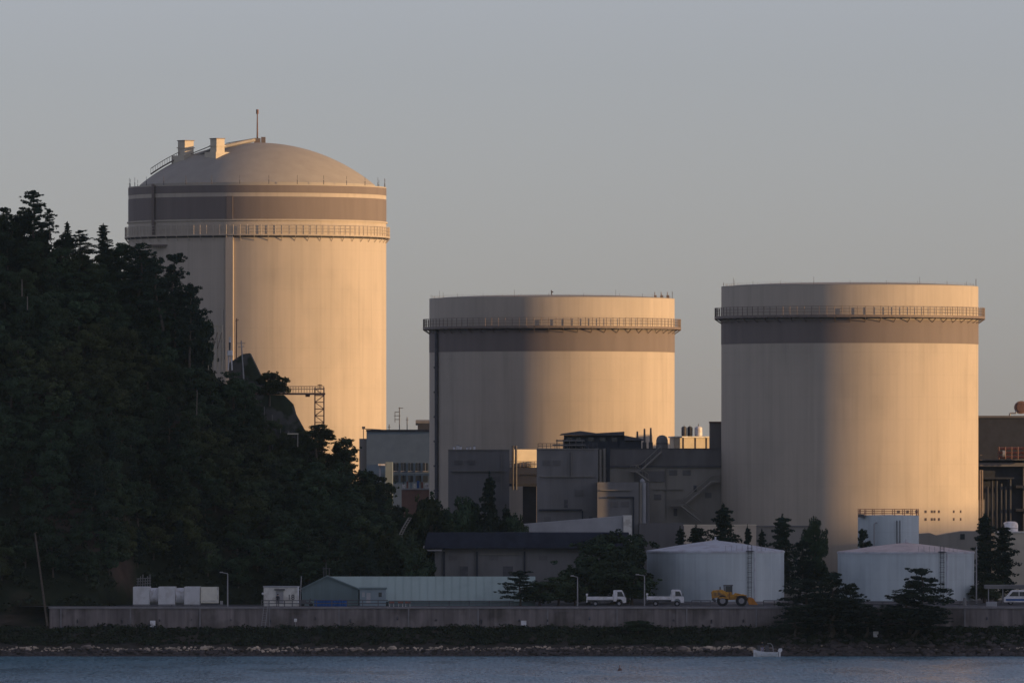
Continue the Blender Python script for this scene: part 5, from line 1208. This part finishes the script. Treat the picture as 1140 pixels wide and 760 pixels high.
for i, (kd, px, top, base, D, w_, lab) in enumerate((('p', 900, 643, 3.4, 1398, 66, 'dense dark bush below the pale lamp pole'), ('p', 922, 636, 3.2, 1397, 54, 'big dark bush covering the left edge of the right storage tank'), ('p', 940, 648, 3.2, 1396, 44, 'dark bush with feathery branches at the left of the layered pine'),
        ('p', 1021, 632, 3.2, 1397, 68, 'layered open pine in front of the right storage tank'), ('p', 1012, 655, 3.2, 1396, 74, 'low spreading branches at the base of the layered pine'), ('p', 925, 664, 2.8, 1395, 84, 'low dark bush over the seawall between the tanks'),
        ('p', 885, 674, 2.8, 1395, 44, 'small dark bush spilling over the seawall right of the loader'), ('p', 1015, 676, 2.6, 1395, 84, 'low scrub in front of the seawall under the layered pine'), ('b', 710, 690, 2.8, 1397, 34, 'low scrub against the seawall below the second truck'), ('p', 964, 672, 2.8, 1395, 50, 'low scrub between the big dark bush and the layered pine'))):
    ptree(kd, px, top, base, D, w_, lab, g6, i)
# the forest on the hill
def forest_label(kd, px, py):
    a = {'b': 'round evergreen', 'c': 'pointed conifer', 'p': 'layered pine'}[kd]
    top = sil(px)
    if py < top+38: w_ = 'at the forest top edge'
    elif py < top+110: w_ = 'on the upper slope'
    elif py > 600: w_ = 'at the hill foot'
    elif py > 520: w_ = 'low on the slope'
    else: w_ = 'midway up the slope'
    if px < 60: l = 'above the thick leaning pole' if py > 400 else 'under the tall ragged skyline pine'
    elif px < 145: l = 'left of the container row' if py > 400 else 'under the conical skyline conifer'
    elif px < 245: l = 'above the container row' if py > 400 else 'left of the domed reactor'
    elif px < 290: l = 'left of the white cabin' if py > 480 else 'below the white beacon'
    elif px < 335: l = 'above the white cabin' if py > 520 else 'below the footbridge'
    elif px < 400: l = 'above the green shed gable' if py > 540 else 'below the lattice tower'
    else: l = 'above the pale green shed roof' if py > 590 else 'beside the grey green block'
    return a+' '+w_+', '+l
n = 0; tries = 0; pts = []
while n < 285 and tries < 60000:
    tries += 1; px = random.uniform(-45, 462); D = 1411+(RD+1-1411)*random.random()**0.9; x = X(px, D)
    z = hillz(x, D)
    if z < SITE-0.5: continue
    ft = 1409+17*min(1, max(0, (px-110)/50))
    if D < ft+2.5: continue
    md = 3.1 if D > 1440 else 3.5
    if any((x-a)**2+(D-b)**2+((z-c)*.75)**2 < md*md for a, b, c in pts): continue
    if 225 < px < 362 and D > 1448 and Z(0, D) and (HC-z)*F/D+YH < 490 and D > 1460: continue
    pts.append((x, D, z)); n += 1
    h = random.uniform(4.2, 6.2)
    kd = 'b' if random.random() < .94 else random.choice('cp')
    if D > 1458: h *= .8
    plant(kd, random.randrange(9), x, D, z-.3, h*(1.15 if kd != 'b' else 1), random.uniform(1.05, 1.35) if kd == 'b' else .9, forest_label(kd, px, YH-(z+h*.6-HC)*F/D), 'tree', 'trees of the dense hillside forest')
for lst in (BR, CO, PI):
    for o in lst:
        if o.name not in used:
            for c in children(o): bpy.data.objects.remove(c)
            bpy.data.objects.remove(o)
# undergrowth on the hill
q = []
for i in range(3600):
    px = random.uniform(-60, 470); D = random.uniform(1408.5, RD+4); x = X(px, D)
    if px > 125 and D < 1426: continue
    z = hillz(x, D)
    if z < SITE-.6: continue
    s = random.uniform(.5, 1.1); q.append(leafcloud((x, D, z+.3), (s*1.2, s*1.2, s*.7), 26, .2))
tag(leafmesh('undergrowth', q, M_under), 'dense dark undergrowth between the trees of the left hillside', 'undergrowth', kind='stuff')
q = []
for i in range(5200):
    px = random.uniform(-30, 1180); D = random.uniform(1392.6, 1399.4); x = X(px, D); f = (D-1392.6)/6.8
    dens = .5+.5*fbm(x, D, .09, 2)+.35*f
    if px > 880: dens += .1
    if random.random() > dens+.1: continue
    s = random.uniform(.22, .6)*(1+1.1*fbm(x, 0, .11, 8)+.5*fbm(x, 0, .6, 3))*(1+.5*max(0, f-.7)); s = max(.15, s); q.append(leafcloud((x, D, prof(x, D)+.1), (s*1.3, s, s*.8), 22, .13))
tag(leafmesh('shore_scrub', q, M_under), 'low dark scrub growing along the foot of the seawall', 'scrub', kind='stuff')

# ------------------------------------------------------------------ rocks
def rock(m, x, y, z, s):
    import bmesh
    vs0, fs0 = ICO; sx, sy, sz = s*random.uniform(.8, 1.5), s*random.uniform(.7, 1.2), s*random.uniform(.5, .85); o = Vector((random.random()*50, random.random()*50, 0))
    a = random.random()*6.28; ca, sa = cos(a), sin(a); vs = []
    for v in vs0:
        k = 1+.38*mnoise.noise(v*1.3+o); px_, py_ = v.x*k*sx, v.y*k*sy; vs.append((x+px_*ca-py_*sa, y+px_*sa+py_*ca, z+v.z*k*sz))
    m.add(vs, fs0)
import bmesh
_b = bmesh.new(); bmesh.ops.create_icosphere(_b, subdivisions=2, radius=1); ICO = ([v.co.copy() for v in _b.verts], [tuple(v.index for v in f.verts) for f in _b.faces]); _b.free()
mp_, md_ = MB(), MB()
for i in range(2200):
    px = random.uniform(-20, 1170); D = random.uniform(1389.8, 1391.2); x = X(px, D)
    w_ = .62+.5*fbm(x, 0, .06, 4)
    if px > 870: w_ *= .25
    if random.random() > w_: continue
    rock(mp_, x, D, prof(x, D)+.05, random.uniform(.07, .20)*(1.3 if random.random() < .1 else 1))
for i in range(2400):
    px = random.uniform(-20, 1170); far = px > 870; D = random.uniform(1386.8, 1397 if far and random.random() < .6 else 1390); x = X(px, D)
    rock(md_, x, D, max(-.05, prof(x, D))+.05, random.uniform(.14, .36)*(1.5 if far else 1))
tag(mp_.build('pebble_bank', M_rock), 'strip of pale loose rocks along the waterline', 'rocks', kind='stuff')
tag(md_.build('wet_rocks', M_rockd), 'dark wet rocks at the edge of the water', 'rocks', kind='stuff')
for i, (px, s, lab) in enumerate(((97, .55, 'large pale boulder on the shore left of the container row'), (227, .5, 'pale boulder on the shore below the cream container'), (398, .55, 'pale flat boulder on the shore below the shed gable'), (437, .5, 'pale boulder on the shore below the small grey green hut'), (760, .65, 'long flat pale boulder on the shore below the second truck'), (789, .5, 'pale boulder on the shore below the wheel loader'))):
    m = MB(); D = 1390.2; x = X(px, D); rock(m, x, D, prof(x, D)+.2, s)
    tag(m.build('boulder', M_rock, loc=(x, D, prof(x, D))), lab, 'boulder', 'larger boulders on the shore')
